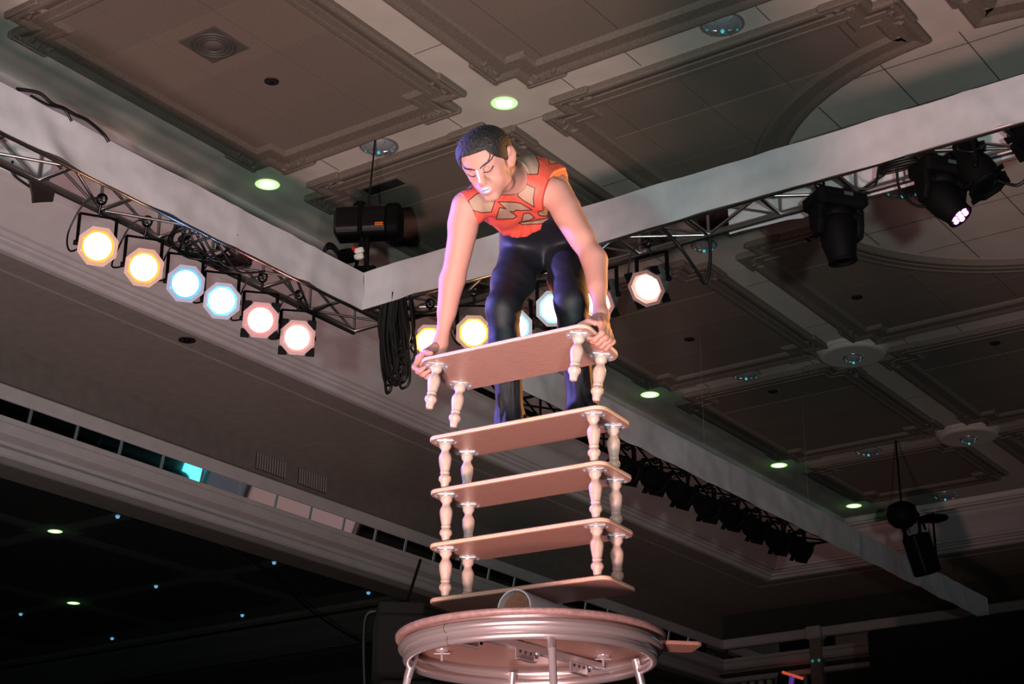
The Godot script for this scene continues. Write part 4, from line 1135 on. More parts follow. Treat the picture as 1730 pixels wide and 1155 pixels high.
func baluster(parent: Node, at: Vector3, turn: float):
	var prof := []
	for p in BALUSTER: prof.append(Vector2(p[0], p[1] - 0.1815))
	var st := mb()
	lathe(st, Transform3D(Basis(Vector3.UP, turn), at), [Vector2(0, -0.1815)] + prof, 22)
	var lg := obj("leg", st, M.turned, parent)
	# zinc mounting plate with a threaded collar
	st = mb()
	prism(st, PackedVector2Array([Vector2(0.046, 0.006), Vector2(0.030, 0.026), Vector2(-0.030, 0.026), Vector2(-0.046, 0.006), Vector2(-0.046, -0.006), Vector2(-0.030, -0.026), Vector2(0.030, -0.026), Vector2(0.046, -0.006)]), Transform3D(Basis(Vector3.UP, 0.5), at + Vector3(0, -0.0035, 0)), 0.003, 0.0006)
	lathe(st, Transform3D(Basis(), at), [Vector2(0.0228, -0.009), Vector2(0.0258, -0.009), Vector2(0.0265, -0.007), Vector2(0.0265, -0.003)], 24, TAU, 3)
	for s in [-1, 1]: lathe(st, Transform3D(Basis(), at + Basis(Vector3.UP, 0.5) * Vector3(0.037 * s, 0, 0)), [Vector2(0, -0.006), Vector2(0.0035, -0.0055), Vector2(0.005, -0.0035)], 8, TAU, 5)
	obj("mounting_plate", st, M.chrome, lg)

func make_board(legs: bool) -> Node3D:
	var t := thing("shelf_board", "", "shelf")
	var o := round_rect(0.370, 0.125, 0.042, 7)
	var st := mb()
	prism(st, inset(o, 0.0015), Transform3D(), 0.0045, 0.0015)
	obj("underside_veneer", st, M.ply, t)
	st = mb(); prism(st, inset(o, 0.0015), Transform3D(Basis(), Vector3(0, 0.0145, 0)), 0.004, 0.0015); obj("top_veneer", st, M.ply, t)
	st = mb(); prism(st, o, Transform3D(Basis(), Vector3(0, 0.0035, 0)), 0.0115, 0.001); obj("core", st, M.plyedge, t)
	st = mb(); prism(st, inset(o, -0.0004), Transform3D(Basis(), Vector3(0, 0.0085, 0)), 0.0015); obj("glue_line", st, M.plyline, t)
	if legs:
		for s in [[-1, 1], [1, 1], [-1, -1], [1, -1]]: baluster(t, Vector3(0.312 * s[0], 0, 0.078 * s[1]), s[0] * 0.7 + s[1])
	return t

func place_board(t: Node3D, label: String, p: Vector3, yaw: float):
	t.set_meta("label", label); t.set_meta("group", "stacked plywood boards")
	t.position = S(p.x, p.y, p.z); t.rotation.y = YAW - yaw

func build_boards():
	var b1 := make_board(false)
	place_board(b1, "lowest plywood board, without legs, resting on the roller tube", Vector3(0.069, 1.4205, 6.069), 0.520)
	var b2 := make_board(true)
	place_board(b2, "second plywood board from the bottom, standing on the lowest board by four turned legs", Vector3(0.066, 1.6205, 6.048), 0.524)
	place_board(copy(b2), "third plywood board from the bottom, in the middle of the stack of shelves", Vector3(0.065, 1.8205, 6.027), 0.532)
	place_board(copy(b2), "fourth plywood board from the bottom, the one the performer stands on", Vector3(0.060, 2.0205, 6.006), 0.525)
	var b5 := copy(b2)
	place_board(b5, "topmost tilted plywood board gripped in the performer's two hands", Vector3.ZERO, 0.0)
	b5.transform = board5()

func board5() -> Transform3D:
	var b := Basis(Vector3(0.829, -0.031, 0.558), Vector3(0.129, 0.982, -0.138), Vector3(-0.543, 0.186, 0.819)).orthonormalized()
	return Transform3D(Basis(Vector3.UP, YAW) * b, S(0.0206, 2.254, 5.855))

# ================================================================ implicit surfaces
# bone: [a, b, ra, rb]; smooth union by summed exponentials, meshed as surface nets
func field(bones: Array, cell: float, k: float, carve := []) -> Dictionary:
	var lo := Vector3(1e9, 1e9, 1e9); var hi := -lo
	for b in bones:
		var r: float = maxf(b[2], b[3]) + 2.5 / k + cell * 2
		lo = lo.min(b[0] - Vector3.ONE * r).min(b[1] - Vector3.ONE * r)
		hi = hi.max(b[0] + Vector3.ONE * r).max(b[1] + Vector3.ONE * r)
	var nx := int((hi.x - lo.x) / cell) + 2; var ny := int((hi.y - lo.y) / cell) + 2; var nz := int((hi.z - lo.z) / cell) + 2
	var acc := PackedFloat32Array(); acc.resize(nx * ny * nz)
	for b in bones:
		var A: Vector3 = b[0]; var B: Vector3 = b[1]
		var ra: float = b[2]; var rb: float = b[3]
		var m: float = maxf(ra, rb) + 4.5 / k
		var l := ((A.min(B) - Vector3.ONE * m - lo) / cell).floor(); var h := ((A.max(B) + Vector3.ONE * m - lo) / cell).ceil()
		var i0 := maxi(0, int(l.x)); var i1 := mini(nx - 1, int(h.x)); var j0 := maxi(0, int(l.y)); var j1 := mini(ny - 1, int(h.y)); var k0 := maxi(0, int(l.z)); var k1 := mini(nz - 1, int(h.z))
		var d := B - A; var dd := maxf(d.length_squared(), 1e-9); var dr := rb - ra
		for kk in range(k0, k1 + 1):
			for jj in range(j0, j1 + 1):
				var row := (kk * ny + jj) * nx
				for ii in range(i0, i1 + 1):
					var p := Vector3(lo.x + ii * cell, lo.y + jj * cell, lo.z + kk * cell) - A
					var t := clampf(p.dot(d) / dd, 0.0, 1.0)
					var q := p - d * t
					var e := (q.length() - ra - dr * t) * k
					if e < 4.5: acc[row + ii] += exp(-e)
	var f := PackedFloat32Array(); f.resize(acc.size()); f.fill(4.5 / k)
	for i in acc.size():
		var a := acc[i]
		if a > 0.0: f[i] = minf(4.5 / k, -log(a) / k)
	for b in carve:
		var A: Vector3 = b[0]; var B: Vector3 = b[1]; var s: float = b[4]
		var m: float = maxf(b[2], b[3]) + s * 2
		var l := ((A.min(B) - Vector3.ONE * m - lo) / cell).floor(); var h := ((A.max(B) + Vector3.ONE * m - lo) / cell).ceil()
		var d := B - A; var dd := maxf(d.length_squared(), 1e-9)
		for kk in range(maxi(0, int(l.z)), mini(nz - 1, int(h.z)) + 1):
			for jj in range(maxi(0, int(l.y)), mini(ny - 1, int(h.y)) + 1):
				for ii in range(maxi(0, int(l.x)), mini(nx - 1, int(h.x)) + 1):
					var p := Vector3(lo.x + ii * cell, lo.y + jj * cell, lo.z + kk * cell) - A
					var t := clampf(p.dot(d) / dd, 0.0, 1.0)
					var c := lerpf(b[2], b[3], t) - (p - d * t).length()
					var i := (kk * ny + jj) * nx + ii
					var v := f[i]
					var hh := maxf(s - absf(v - c), 0.0) / s
					f[i] = maxf(v, c) + hh * hh * s * 0.25
	return {"f": f, "lo": lo, "cell": cell, "n": Vector3i(nx, ny, nz)}

func sample(F: Dictionary, p: Vector3) -> float:
	var f: PackedFloat32Array = F.f; var n: Vector3i = F.n
	var q: Vector3 = (p - F.lo) / F.cell
	var i := clampi(int(q.x), 0, n.x - 2); var j := clampi(int(q.y), 0, n.y - 2); var k := clampi(int(q.z), 0, n.z - 2)
	var u := clampf(q.x - i, 0, 1); var v := clampf(q.y - j, 0, 1); var w := clampf(q.z - k, 0, 1)
	var o := (k * n.y + j) * n.x + i; var sy := n.x; var sz := n.x * n.y
	var a := lerpf(lerpf(f[o], f[o + 1], u), lerpf(f[o + sy], f[o + sy + 1], u), v)
	var b := lerpf(lerpf(f[o + sz], f[o + sz + 1], u), lerpf(f[o + sz + sy], f[o + sz + sy + 1], u), v)
	return lerpf(a, b, w)

func grad(F: Dictionary, p: Vector3) -> Vector3:
	var e: float = F.cell * 0.8
	return Vector3(sample(F, p + Vector3(e, 0, 0)) - sample(F, p - Vector3(e, 0, 0)), sample(F, p + Vector3(0, e, 0)) - sample(F, p - Vector3(0, e, 0)), sample(F, p + Vector3(0, 0, e)) - sample(F, p - Vector3(0, 0, e))).normalized()

func nets(F: Dictionary) -> Dictionary:       # vertices, normals, triangle indices
	var f: PackedFloat32Array = F.f; var n: Vector3i = F.n; var cell: float = F.cell; var lo: Vector3 = F.lo
	var nx := n.x; var ny := n.y; var nz := n.z
	var sy := nx; var sz := nx * ny
	var thr := cell * 2.0
	var id := PackedInt32Array(); id.resize(f.size()); id.fill(-1)
	var vs := PackedVector3Array(); var ns := PackedVector3Array()
	var off := [0, 1, sy, sy + 1, sz, sz + 1, sz + sy, sz + sy + 1]
	var edges := [[0, 1], [2, 3], [4, 5], [6, 7], [0, 2], [1, 3], [4, 6], [5, 7], [0, 4], [1, 5], [2, 6], [3, 7]]
	for k in nz - 1:
		for j in ny - 1:
			var o := (k * ny + j) * nx
			for i in nx - 1:
				var q := o + i
				if absf(f[q]) > thr: continue
				var s := f[q] < 0.0
				if (f[q + 1] < 0.0) == s and (f[q + sy] < 0.0) == s and (f[q + sy + 1] < 0.0) == s and (f[q + sz] < 0.0) == s and (f[q + sz + 1] < 0.0) == s and (f[q + sz + sy] < 0.0) == s and (f[q + sz + sy + 1] < 0.0) == s: continue
				var sum := Vector3.ZERO; var c := 0
				for e in edges:
					var a: int = e[0]; var b: int = e[1]
					var fa := f[q + off[a]]; var fb := f[q + off[b]]
					if (fa < 0.0) != (fb < 0.0):
						var t := fa / (fa - fb)
						var pa := Vector3(a & 1, (a >> 1) & 1, a >> 2); var pb := Vector3(b & 1, (b >> 1) & 1, b >> 2)
						sum += pa.lerp(pb, t); c += 1
				var p := lo + (Vector3(i, j, k) + sum / c) * cell
				id[q] = vs.size(); vs.append(p); ns.append(grad(F, p))
	var ix := PackedInt32Array()
	for k in range(1, nz - 1):
		for j in range(1, ny - 1):
			var o := (k * ny + j) * nx
			for i in range(1, nx - 1):
				var q := o + i
				if absf(f[q]) > thr: continue
				var s := f[q] < 0.0
				for ax in 3:
					var st: int = [1, sy, sz][ax]
					if (f[q + st] < 0.0) == s: continue
					var u: int = [sy, sz, 1][ax]; var v: int = [sz, 1, sy][ax]
					var a := id[q]; var b := id[q - u]; var c := id[q - u - v]; var d := id[q - v]
					if a < 0 or b < 0 or c < 0 or d < 0: continue
					if s: ix.append_array([a, c, b, a, d, c])
					else: ix.append_array([a, b, c, a, c, d])
	return {"v": vs, "n": ns, "i": ix}

func add_net(st: SurfaceTool, N: Dictionary, paint := 0, x := Transform3D()):
	# unindexed triangles with smooth normals; keep = optional colour per vertex
	var v: PackedVector3Array = N.v; var n: PackedVector3Array = N.n; var ix: PackedInt32Array = N.i
	var cs := PackedColorArray()
	if paint > 0:
		cs.resize(v.size())
		for i in v.size(): cs[i] = lin(0.65, 0.465, 0.42) if paint == 1 else head_colour(v[i], n[i])
	for t in range(0, ix.size(), 3):
		var a := ix[t]; var b := ix[t + 1]; var c := ix[t + 2]
		if paint == 2:
			var e := maxf(absf(cs[a].g - cs[b].g) + absf(cs[a].b - cs[b].b), absf(cs[a].g - cs[c].g) + absf(cs[a].b - cs[c].b))
			if e > 0.015:
				fine_tri(st, x, v[a], v[b], v[c], n[a], n[b], n[c], cs[a], cs[b], cs[c], 2)
				continue
		for q in [a, b, c]:
			if paint > 0: st.set_color(cs[q])
			st.set_normal(x.basis * n[q]); st.add_vertex(x * v[q])

func fine_tri(st: SurfaceTool, x: Transform3D, a: Vector3, b: Vector3, c: Vector3, na: Vector3, nb: Vector3, nc: Vector3, ca: Color, cb: Color, cc: Color, level: int):
	if level == 0:
		st.set_color(ca); st.set_normal(x.basis * na); st.add_vertex(x * a)
		st.set_color(cb); st.set_normal(x.basis * nb); st.add_vertex(x * b)
		st.set_color(cc); st.set_normal(x.basis * nc); st.add_vertex(x * c)
		return
	var ab := (a + b) * 0.5; var bc := (b + c) * 0.5; var ca_ := (c + a) * 0.5
	var nab := (na + nb).normalized(); var nbc := (nb + nc).normalized(); var nca := (nc + na).normalized()
	var k1 := head_colour(ab, nab); var k2 := head_colour(bc, nbc); var k3 := head_colour(ca_, nca)
	fine_tri(st, x, a, ab, ca_, na, nab, nca, ca, k1, k3, level - 1)
	fine_tri(st, x, ab, b, bc, nab, nb, nbc, k1, cb, k2, level - 1)
	fine_tri(st, x, ca_, bc, c, nca, nbc, nc, k3, k2, cc, level - 1)
	fine_tri(st, x, ab, bc, ca_, nab, nbc, nca, k1, k2, k3, level - 1)

func commit(called: String, st: SurfaceTool, m: Material, parent: Node) -> MeshInstance3D:
	st.index()
	return mi(called, st.commit(), m, parent)

func vmat(rough: float) -> StandardMaterial3D:
	var m := mat(Color(1, 1, 1), rough); m.vertex_color_use_as_albedo = true; return m

func lin(r: float, g: float, b: float) -> Color: return Color(r, g, b).srgb_to_linear()

func seg_dist(p: Vector2, a: Vector2, b: Vector2) -> Vector2:      # distance, parameter
	var d := b - a; var t := clampf((p - a).dot(d) / maxf(d.length_squared(), 1e-9), 0, 1)
	return Vector2(p.distance_to(a + d * t), t)

# ================================================================ the performer
# stage-local points: right, height, away  ->  local x, y, z with z towards the audience
const PB := Vector3(0.12, 2.0405, 6.10)        # between the feet on the fourth board
func pl(r: float, y: float, b: float) -> Vector3: return Vector3(r - PB.x, y - PB.y, -(b - PB.z))

func build_person():
	var P := thing("person", "young man in an orange cut-out top and dark velvet trousers bending over the tilted board", "person", S(PB.x, PB.y, PB.z), YAW)
	var inv := P.transform.affine_inverse() * board5()             # board-5 coordinates -> person
	# ---- joints
	var hipA := pl(0.04, 2.86, 6.27); var hipB := pl(0.225, 2.86, 6.25)
	var kneeA := pl(-0.035, 2.55, 6.06); var kneeB := pl(0.225, 2.545, 5.99)
	var ankA := pl(-0.005, 2.12, 6.15); var ankB := pl(0.262, 2.12, 6.02)
	var pel := pl(0.140, 2.925, 6.27); var waist := pl(0.112, 2.985, 6.13)
	var chest := pl(0.040, 3.00, 5.97); var upc := pl(0.012, 2.985, 5.86)
	var shA := pl(-0.165, 2.855, 5.80); var shB := pl(0.163, 2.940, 5.86)
	var elA := pl(-0.222, 2.625, 5.94); var elB := pl(0.302, 2.638, 5.79)
	var wrA := inv * Vector3(-0.335, 0.112, 0.050); var wrB := inv * Vector3(0.340, 0.122, -0.005)
	var neck := pl(0.005, 2.985, 5.80); var headc := pl(-0.090, 2.941, 5.625)
	# ---- skin body: arms, torso, legs as one surface, hands and head added
	var tor := torso_bones(pel, waist, chest, upc, shA, shB, -0.014)
	var bones := tor.duplicate()
	for s in [[shA, elA, wrA, 1.0], [shB, elB, wrB, 1.0]]:
		var sh: Vector3 = s[0]; var el: Vector3 = s[1]; var wr: Vector3 = s[2]
		var ua := (el - sh).normalized(); var fa := (wr - el).normalized()
		var out := Vector3(-1, 0.2, 0) if sh.x < -0.1 else Vector3(1, 0.2, 0)
		bones.append([sh + out * 0.012, sh.lerp(el, 0.22) + out * 0.014, 0.046, 0.045])        # deltoid
		bones.append([sh, el, 0.047, 0.036])
		bones.append([sh.lerp(el, 0.35) + Vector3(0, 0, 0.012), sh.lerp(el, 0.68) + Vector3(0, 0, 0.012), 0.036, 0.034])   # biceps
		bones.append([sh.lerp(el, 0.35) - Vector3(0, 0, 0.012), sh.lerp(el, 0.75) - Vector3(0, 0, 0.010), 0.034, 0.030])   # triceps
		bones.append([el, wr, 0.036, 0.0225])
		bones.append([el.lerp(wr, 0.08) + out * 0.008, el.lerp(wr, 0.5), 0.036, 0.029])       # forearm mass
		bones.append([wr, wr + (wr - el) * 0.10, 0.0225, 0.022])
	bones.append([neck + Vector3(0, -0.01, -0.03), neck.lerp(headc, 0.62), 0.060, 0.054])
	bones.append([neck.lerp(headc, 0.1) + Vector3(-0.03, -0.045, 0.0), neck.lerp(headc, 0.6) + Vector3(0.02, -0.04, 0.0), 0.022, 0.025])
	for l in [[hipA, kneeA, ankA], [hipB, kneeB, ankB]]:
		bones.append([l[0], l[1], 0.070, 0.045]); bones.append([l[1], l[2], 0.045, 0.030])
	var st := mb()
	add_net(st, nets(field(bones, 0.0085, 70.0)), 1)
	# hands
	hand(st, inv, 1.0, wrB)
	hand(st, inv, -1.0, wrA)
	# head
	var camb := Basis(Vector3.RIGHT, 0.4)        # leaned with the line of sight, stage-local
	var hb := camb * Basis(Vector3(0, 0, 1), 0.27) * Basis(Vector3.UP, -0.43) * Basis(Vector3.RIGHT, 0.27)
	var HX := Transform3D(hb, headc)
	var HF := head_field()
	add_net(st, nets(HF), 2, HX)
	var sm := vmat(0.6)
	sm.metallic_specular = 0.35
	sm.subsurf_scatter_enabled = true; sm.subsurf_scatter_strength = 0.06; sm.subsurf_scatter_skin_mode = true
	commit("body", st, sm, P)
	hair(P, HX)
	trousers(P, pel, waist, chest, [[hipA, kneeA, ankA], [hipB, kneeB, ankB]])
	vest(P, pel, waist, chest, upc, shA, shB, neck, headc, elA, elB)
	for a in [ankA, ankB]:
		st = mb()
		var sb := [[Vector3(a.x, 0.035, a.z + 0.03) + Vector3(0, 0.0, -0.06), Vector3(a.x, 0.030, a.z + 0.09), 0.034, 0.026], [Vector3(a.x, 0.05, a.z), Vector3(a.x, 0.09, a.z), 0.042, 0.042]]
		add_net(st, nets(field(sb, 0.008, 70.0)))
		commit("shoe", st, M.black, P)

func torso_bones(pel: Vector3, waist: Vector3, chest: Vector3, upc: Vector3, shA: Vector3, shB: Vector3, g: float) -> Array:
	var ac := (shB - shA).normalized()
	var o := []
	for s in [-1.0, 1.0]:
		o.append([pel + ac * 0.07 * s, waist + ac * 0.055 * s, 0.098 + g, 0.088 + g])
		o.append([waist + ac * 0.055 * s, chest + ac * 0.072 * s, 0.088 + g, 0.102 + g])
		o.append([chest + ac * 0.072 * s, upc + ac * 0.085 * s + Vector3(0, -0.01, 0), 0.102 + g, 0.072 + g])
		o.append([chest + ac * 0.055 * s + Vector3(0, -0.06, 0.03), upc + ac * (0.085 if s < 0 else 0.07) * s + Vector3(0, -0.062 if s < 0 else -0.055, 0.03), 0.055 + g, 0.054 + g])   # breast
		o.append([chest + ac * (0.118 if s < 0 else 0.128) * s, waist + ac * (0.092 if s < 0 else 0.108) * s, 0.072 + g, 0.074 + g])   # flank
	o.append([shA + ac * 0.02, upc + Vector3(0, 0.02, 0.0), 0.052 + g, 0.066 + g])
	o.append([shB - ac * 0.02, upc + Vector3(0, 0.02, 0.0), 0.052 + g, 0.066 + g])
	o.append([chest + Vector3(0.03, 0.045, -0.02), upc + Vector3(0.05, 0.045, -0.05), 0.088 + g, 0.080 + g])
	o.append([chest + Vector3(0.085, 0.03, -0.06), upc + Vector3(0.115, 0.015, -0.06), 0.080 + g, 0.066 + g])
	return o

# ---------------------------------------------------------------- hands
func hand(st: SurfaceTool, inv: Transform3D, s: float, wr: Vector3):
	# board-5 coordinates: x along the board (end at 0.37), y up from the underside, z towards the audience
	var b := []
	var W := inv.affine_inverse() * wr
	var zc := W.z * 0.5 + (0.030 if s > 0 else 0.035)
	var mc := []
	for k in 4:            # index (nearest) .. little finger
		var z := zc + 0.036 - 0.023 * k
		var len: float = [0.95, 1.05, 1.0, 0.82][k]
		var base := Vector3(s * (0.389 - 0.001 * k), 0.040 - 0.004 * k, z)
		var m := W.lerp(base, 0.25) + Vector3(0, 0, (1.5 - k) * 0.004)
		b.append([m, base, 0.0135, 0.0115])
		mc.append(base)
		var p1 := Vector3(s * (0.396 + 0.004 * len), 0.040 - 0.044 * len, z - 0.002 * (k - 1.5))
		var p2 := Vector3(s * (0.392 - 0.020 * len), -0.006 - 0.016 * len, z + 0.001 * (1.5 - k))
		var p3 := Vector3(s * (0.392 - 0.046 * len), -0.0115, z + 0.003 * (1.5 - k))
		b.append([base, p1, 0.0108, 0.0092]); b.append([p1, p2, 0.0092, 0.0084]); b.append([p2, p3, 0.0084, 0.0070])
	for k in 3: b.append([mc[k].lerp(W, 0.2), mc[k + 1].lerp(W, 0.2), 0.0125, 0.0125])
	b.append([W, (mc[1] + mc[2]) * 0.5 * 0.6 + W * 0.4, 0.0215, 0.022])
	# thumb on top of the board
	var t0 := W.lerp(mc[0], 0.30) + Vector3(-s * 0.012, -0.004, 0.012)
	var t1 := Vector3(s * 0.348, 0.047, zc + 0.052)
	var t2 := Vector3(s * 0.328, 0.034, zc + 0.062)
	var t3 := Vector3(s * 0.308, 0.0275, zc + 0.066)
	b.append([t0, t1, 0.016, 0.0125]); b.append([t1, t2, 0.0120, 0.0105]); b.append([t2, t3, 0.0102, 0.0085])
	b.append([t0, mc[0].lerp(t1, 0.5), 0.013, 0.010])
	var N := nets(field(b, 0.0034, 260.0))
	add_net(st, N, 1, inv)

# ---------------------------------------------------------------- head
# head-local: x to the picture right, y up, z out of the face; eyes at y = 0
func head_field() -> Dictionary:
	var b := []
	var m := func(x: float, y: float, z: float) -> Array: return [Vector3(x, y, z), Vector3(-x, y, z)]
	b.append([Vector3(0, 0.040, 0.010), Vector3(0, 0.040, -0.045), 0.082, 0.083])
	b.append([Vector3(0, 0.022, 0.030), Vector3(0, 0.030, -0.03), 0.062, 0.07])
	b.append([Vector3(-0.022, 0.045, 0.030), Vector3(0.022, 0.045, 0.030), 0.056, 0.056])   # forehead
	for s in [-1.0, 1.0]:
		b.append([Vector3(s * 0.028, 0.0, 0.030), Vector3(s * 0.026, -0.045, 0.032), 0.042, 0.036])
		b.append([Vector3(s * 0.045, -0.022, 0.050), Vector3(s * 0.055, -0.012, 0.015), 0.017, 0.018])     # cheekbone
		b.append([Vector3(s * 0.053, -0.030, -0.012), Vector3(s * 0.047, -0.072, 0.002), 0.019, 0.017])
		b.append([Vector3(s * 0.047, -0.072, 0.002), Vector3(s * 0.013, -0.106, 0.054), 0.016, 0.014])      # jaw line
		b.append([Vector3(s * 0.040, -0.045, 0.030), Vector3(s * 0.022, -0.075, 0.050), 0.024, 0.022])
		b.append([Vector3(s * 0.046, 0.020, 0.066), Vector3(s * 0.016, 0.016, 0.077), 0.0105, 0.0105])     # brow ridge
		b.append([Vector3(s * 0.0315, -0.002, 0.0655), Vector3(s * 0.0325, -0.002, 0.0650), 0.0145, 0.0145])  # closed eyeballs
		b.append([Vector3(s * 0.0115, -0.040, 0.087), Vector3(s * 0.0085, -0.038, 0.092), 0.0072, 0.0065])   # nostril wings
	b.append([Vector3(0, 0.016, 0.078), Vector3(0, -0.012, 0.092), 0.0088, 0.0080])
	b.append([Vector3(0, -0.012, 0.092), Vector3(0, -0.036, 0.1035), 0.0080, 0.0098])
	b.append([Vector3(-0.012, -0.066, 0.064), Vector3(0.012, -0.066, 0.064), 0.025, 0.025])       # muzzle
	b.append([Vector3(-0.016, -0.0645, 0.0835), Vector3(0, -0.0615, 0.0905), 0.0046, 0.0060]); b.append([Vector3(0.016, -0.0645, 0.0835), Vector3(0, -0.0615, 0.0905), 0.0046, 0.0060])
	b.append([Vector3(-0.013, -0.0735, 0.0835), Vector3(0, -0.0755, 0.0885), 0.0052, 0.0072]); b.append([Vector3(0.013, -0.0735, 0.0835), Vector3(0, -0.0755, 0.0885), 0.0052, 0.0072])
	b.append([Vector3(-0.009, -0.104, 0.066), Vector3(0.009, -0.104, 0.066), 0.0165, 0.0165])       # chin
	b.append([Vector3(0, -0.03, -0.045), Vector3(0, -0.085, -0.065), 0.052, 0.048])                  # neck root
	# ears
	for s in [-1.0, 1.0]:
		var e := [Vector3(0.083, 0.012, -0.012), Vector3(0.091, 0.026, -0.018), Vector3(0.096, 0.026, -0.032), Vector3(0.096, 0.006, -0.038), Vector3(0.090, -0.014, -0.032), Vector3(0.083, -0.028, -0.020), Vector3(0.079, -0.020, -0.012)]
		for k in e.size() - 1:
			b.append([Vector3(e[k].x * s, e[k].y, e[k].z), Vector3(e[k + 1].x * s, e[k + 1].y, e[k + 1].z), 0.0056, 0.0056])
		b.append([Vector3(0.084 * s, 0.010, -0.028), Vector3(0.081 * s, -0.010, -0.024), 0.0075, 0.0065])
	var c := []
	for s in [-1.0, 1.0]:
		c.append([Vector3(s * 0.026, 0.004, 0.088), Vector3(s * 0.034, 0.003, 0.084), 0.0075, 0.0065, 0.006])
	return field(b, 0.0029, 150.0, c)

func head_colour(p: Vector3, n: Vector3) -> Color:
	var c := lin(0.65, 0.465, 0.42)
	if p.z < 0.02: return c
	var q := Vector2(p.x, p.y)
	# painted lips, pale blue-white with a dark line
	var m := Vector2(p.x / 0.0205, (p.y + 0.0690) / (0.0115 if p.y > -0.069 else 0.0125))
	if m.length() < 1.0 and p.z > 0.07: c = lin(0.58, 0.62, 0.68) if absf(p.y + 0.0688) > 0.0013 or absf(p.x) > 0.018 else lin(0.25, 0.16, 0.18)
	var W := func(pts: Array, w0: float, w1: float) -> float:
		var best := 9.0
		for k in pts.size() - 1:
			var d := seg_dist(q, pts[k], pts[k + 1])
			var u := (k + d.y) / (pts.size() - 1)
			best = minf(best, d.x - lerpf(w0, w1, u))
		return best
	var strokes := []
	for s in [-1.0, 1.0]:
		# brow sweeping up to the temple, second wing below it, lash line
		strokes.append([[Vector2(s * 0.012, 0.013), Vector2(s * 0.028, 0.021), Vector2(s * 0.045, 0.026), Vector2(s * 0.056, 0.038), Vector2(s * 0.060, 0.052)], 0.0021, 0.0014, Color(0.02, 0.02, 0.03)])
		strokes.append([[Vector2(s * 0.026, 0.018), Vector2(s * 0.046, 0.0235), Vector2(s * 0.058, 0.029), Vector2(s * 0.069, 0.040)], 0.0030, 0.0012, Color(0.02, 0.02, 0.03)])
		strokes.append([[Vector2(s * 0.018, -0.006), Vector2(s * 0.026, -0.0105), Vector2(s * 0.036, -0.0105), Vector2(s * 0.046, -0.005), Vector2(s * 0.054, 0.003)], 0.0017, 0.0016, Color(0.03, 0.02, 0.03)])
	for t in strokes:
		var d: float = W.call(t[0], t[1], t[2])
		if d < 0.0014:
			c = c.lerp(t[3], clampf(1.0 - d / 0.0014, 0.0, 1.0))
	# white painted line down the nose
	var d3: float = W.call([Vector2(-0.004, 0.008), Vector2(-0.004, -0.030)], 0.002, 0.0026)
	if d3 < 0.002 and p.z > 0.07: c = c.lerp(lin(0.88, 0.90, 0.93), clampf(1.0 - d3 / 0.002, 0.0, 1.0))
	return c

func hair(P: Node3D, HX: Transform3D):
	var b := []
	b.append([Vector3(0, 0.046, 0.008), Vector3(0, 0.044, -0.046), 0.0915, 0.0920])
	b.append([Vector3(-0.022, 0.056, 0.026), Vector3(0.022, 0.056, 0.026), 0.0640, 0.0640])
	b.append([Vector3(0, 0.02, -0.045), Vector3(0, -0.02, -0.05), 0.085, 0.073])
	for s in [-1.0, 1.0]: b.append([Vector3(s * 0.062, 0.030, 0.002), Vector3(s * 0.064, 0.0, -0.004), 0.0255, 0.0205])
	var F := field(b, 0.0032, 150.0)
	var f: PackedFloat32Array = F.f; var n: Vector3i = F.n
	var nz := FastNoiseLite.new(); nz.seed = 3; nz.frequency = 110.0; nz.fractal_octaves = 2
	for k in n.z:
		for j in n.y:
			for i in n.x:
				var q := (k * n.y + j) * n.x + i
				if absf(f[q]) > 0.012: continue
				var p: Vector3 = F.lo + Vector3(i, j, k) * F.cell
				# hairline: forehead, temples, round the ears, nape
				var ax := absf(p.x)
				var line := 0.068 - 0.25 * maxf(0.0, ax - 0.045) if p.z > 0.02 else -1.0
				var cut := -1.0
				if p.z > -0.004:
					var h := 0.070 if ax < 0.050 else (0.070 - (ax - 0.050) * 1.9)
					if p.z < 0.036 and ax > 0.058: h = lerpf(-0.004, h, clampf((p.z - 0.010) / 0.026, 0.0, 1.0))
					cut = h - p.y
				else:
					cut = (0.016 if p.z > -0.046 else lerpf(0.016, -0.052, clampf((-0.046 - p.z) / 0.03, 0.0, 1.0))) - p.y
				var fade := clampf((p.y - 0.02) / 0.05, 0.15, 1.0)
				var v := f[q] + 0.0015 * (1.0 - fade) - maxf(0.0, nz.get_noise_3dv(p) + 0.15) * 0.0048 * fade
				f[q] = maxf(v, cut + nz.get_noise_3d(p.x * 1.7, p.y, p.z * 1.7) * 0.003)
	F.f = f
	var st := mb()
	add_net(st, nets(F), 0, HX)
	var m := mat(Color(0.055, 0.042, 0.040), 0.75)
	m.rim_enabled = true; m.rim = 0.08
	commit("hair", st, m, P)

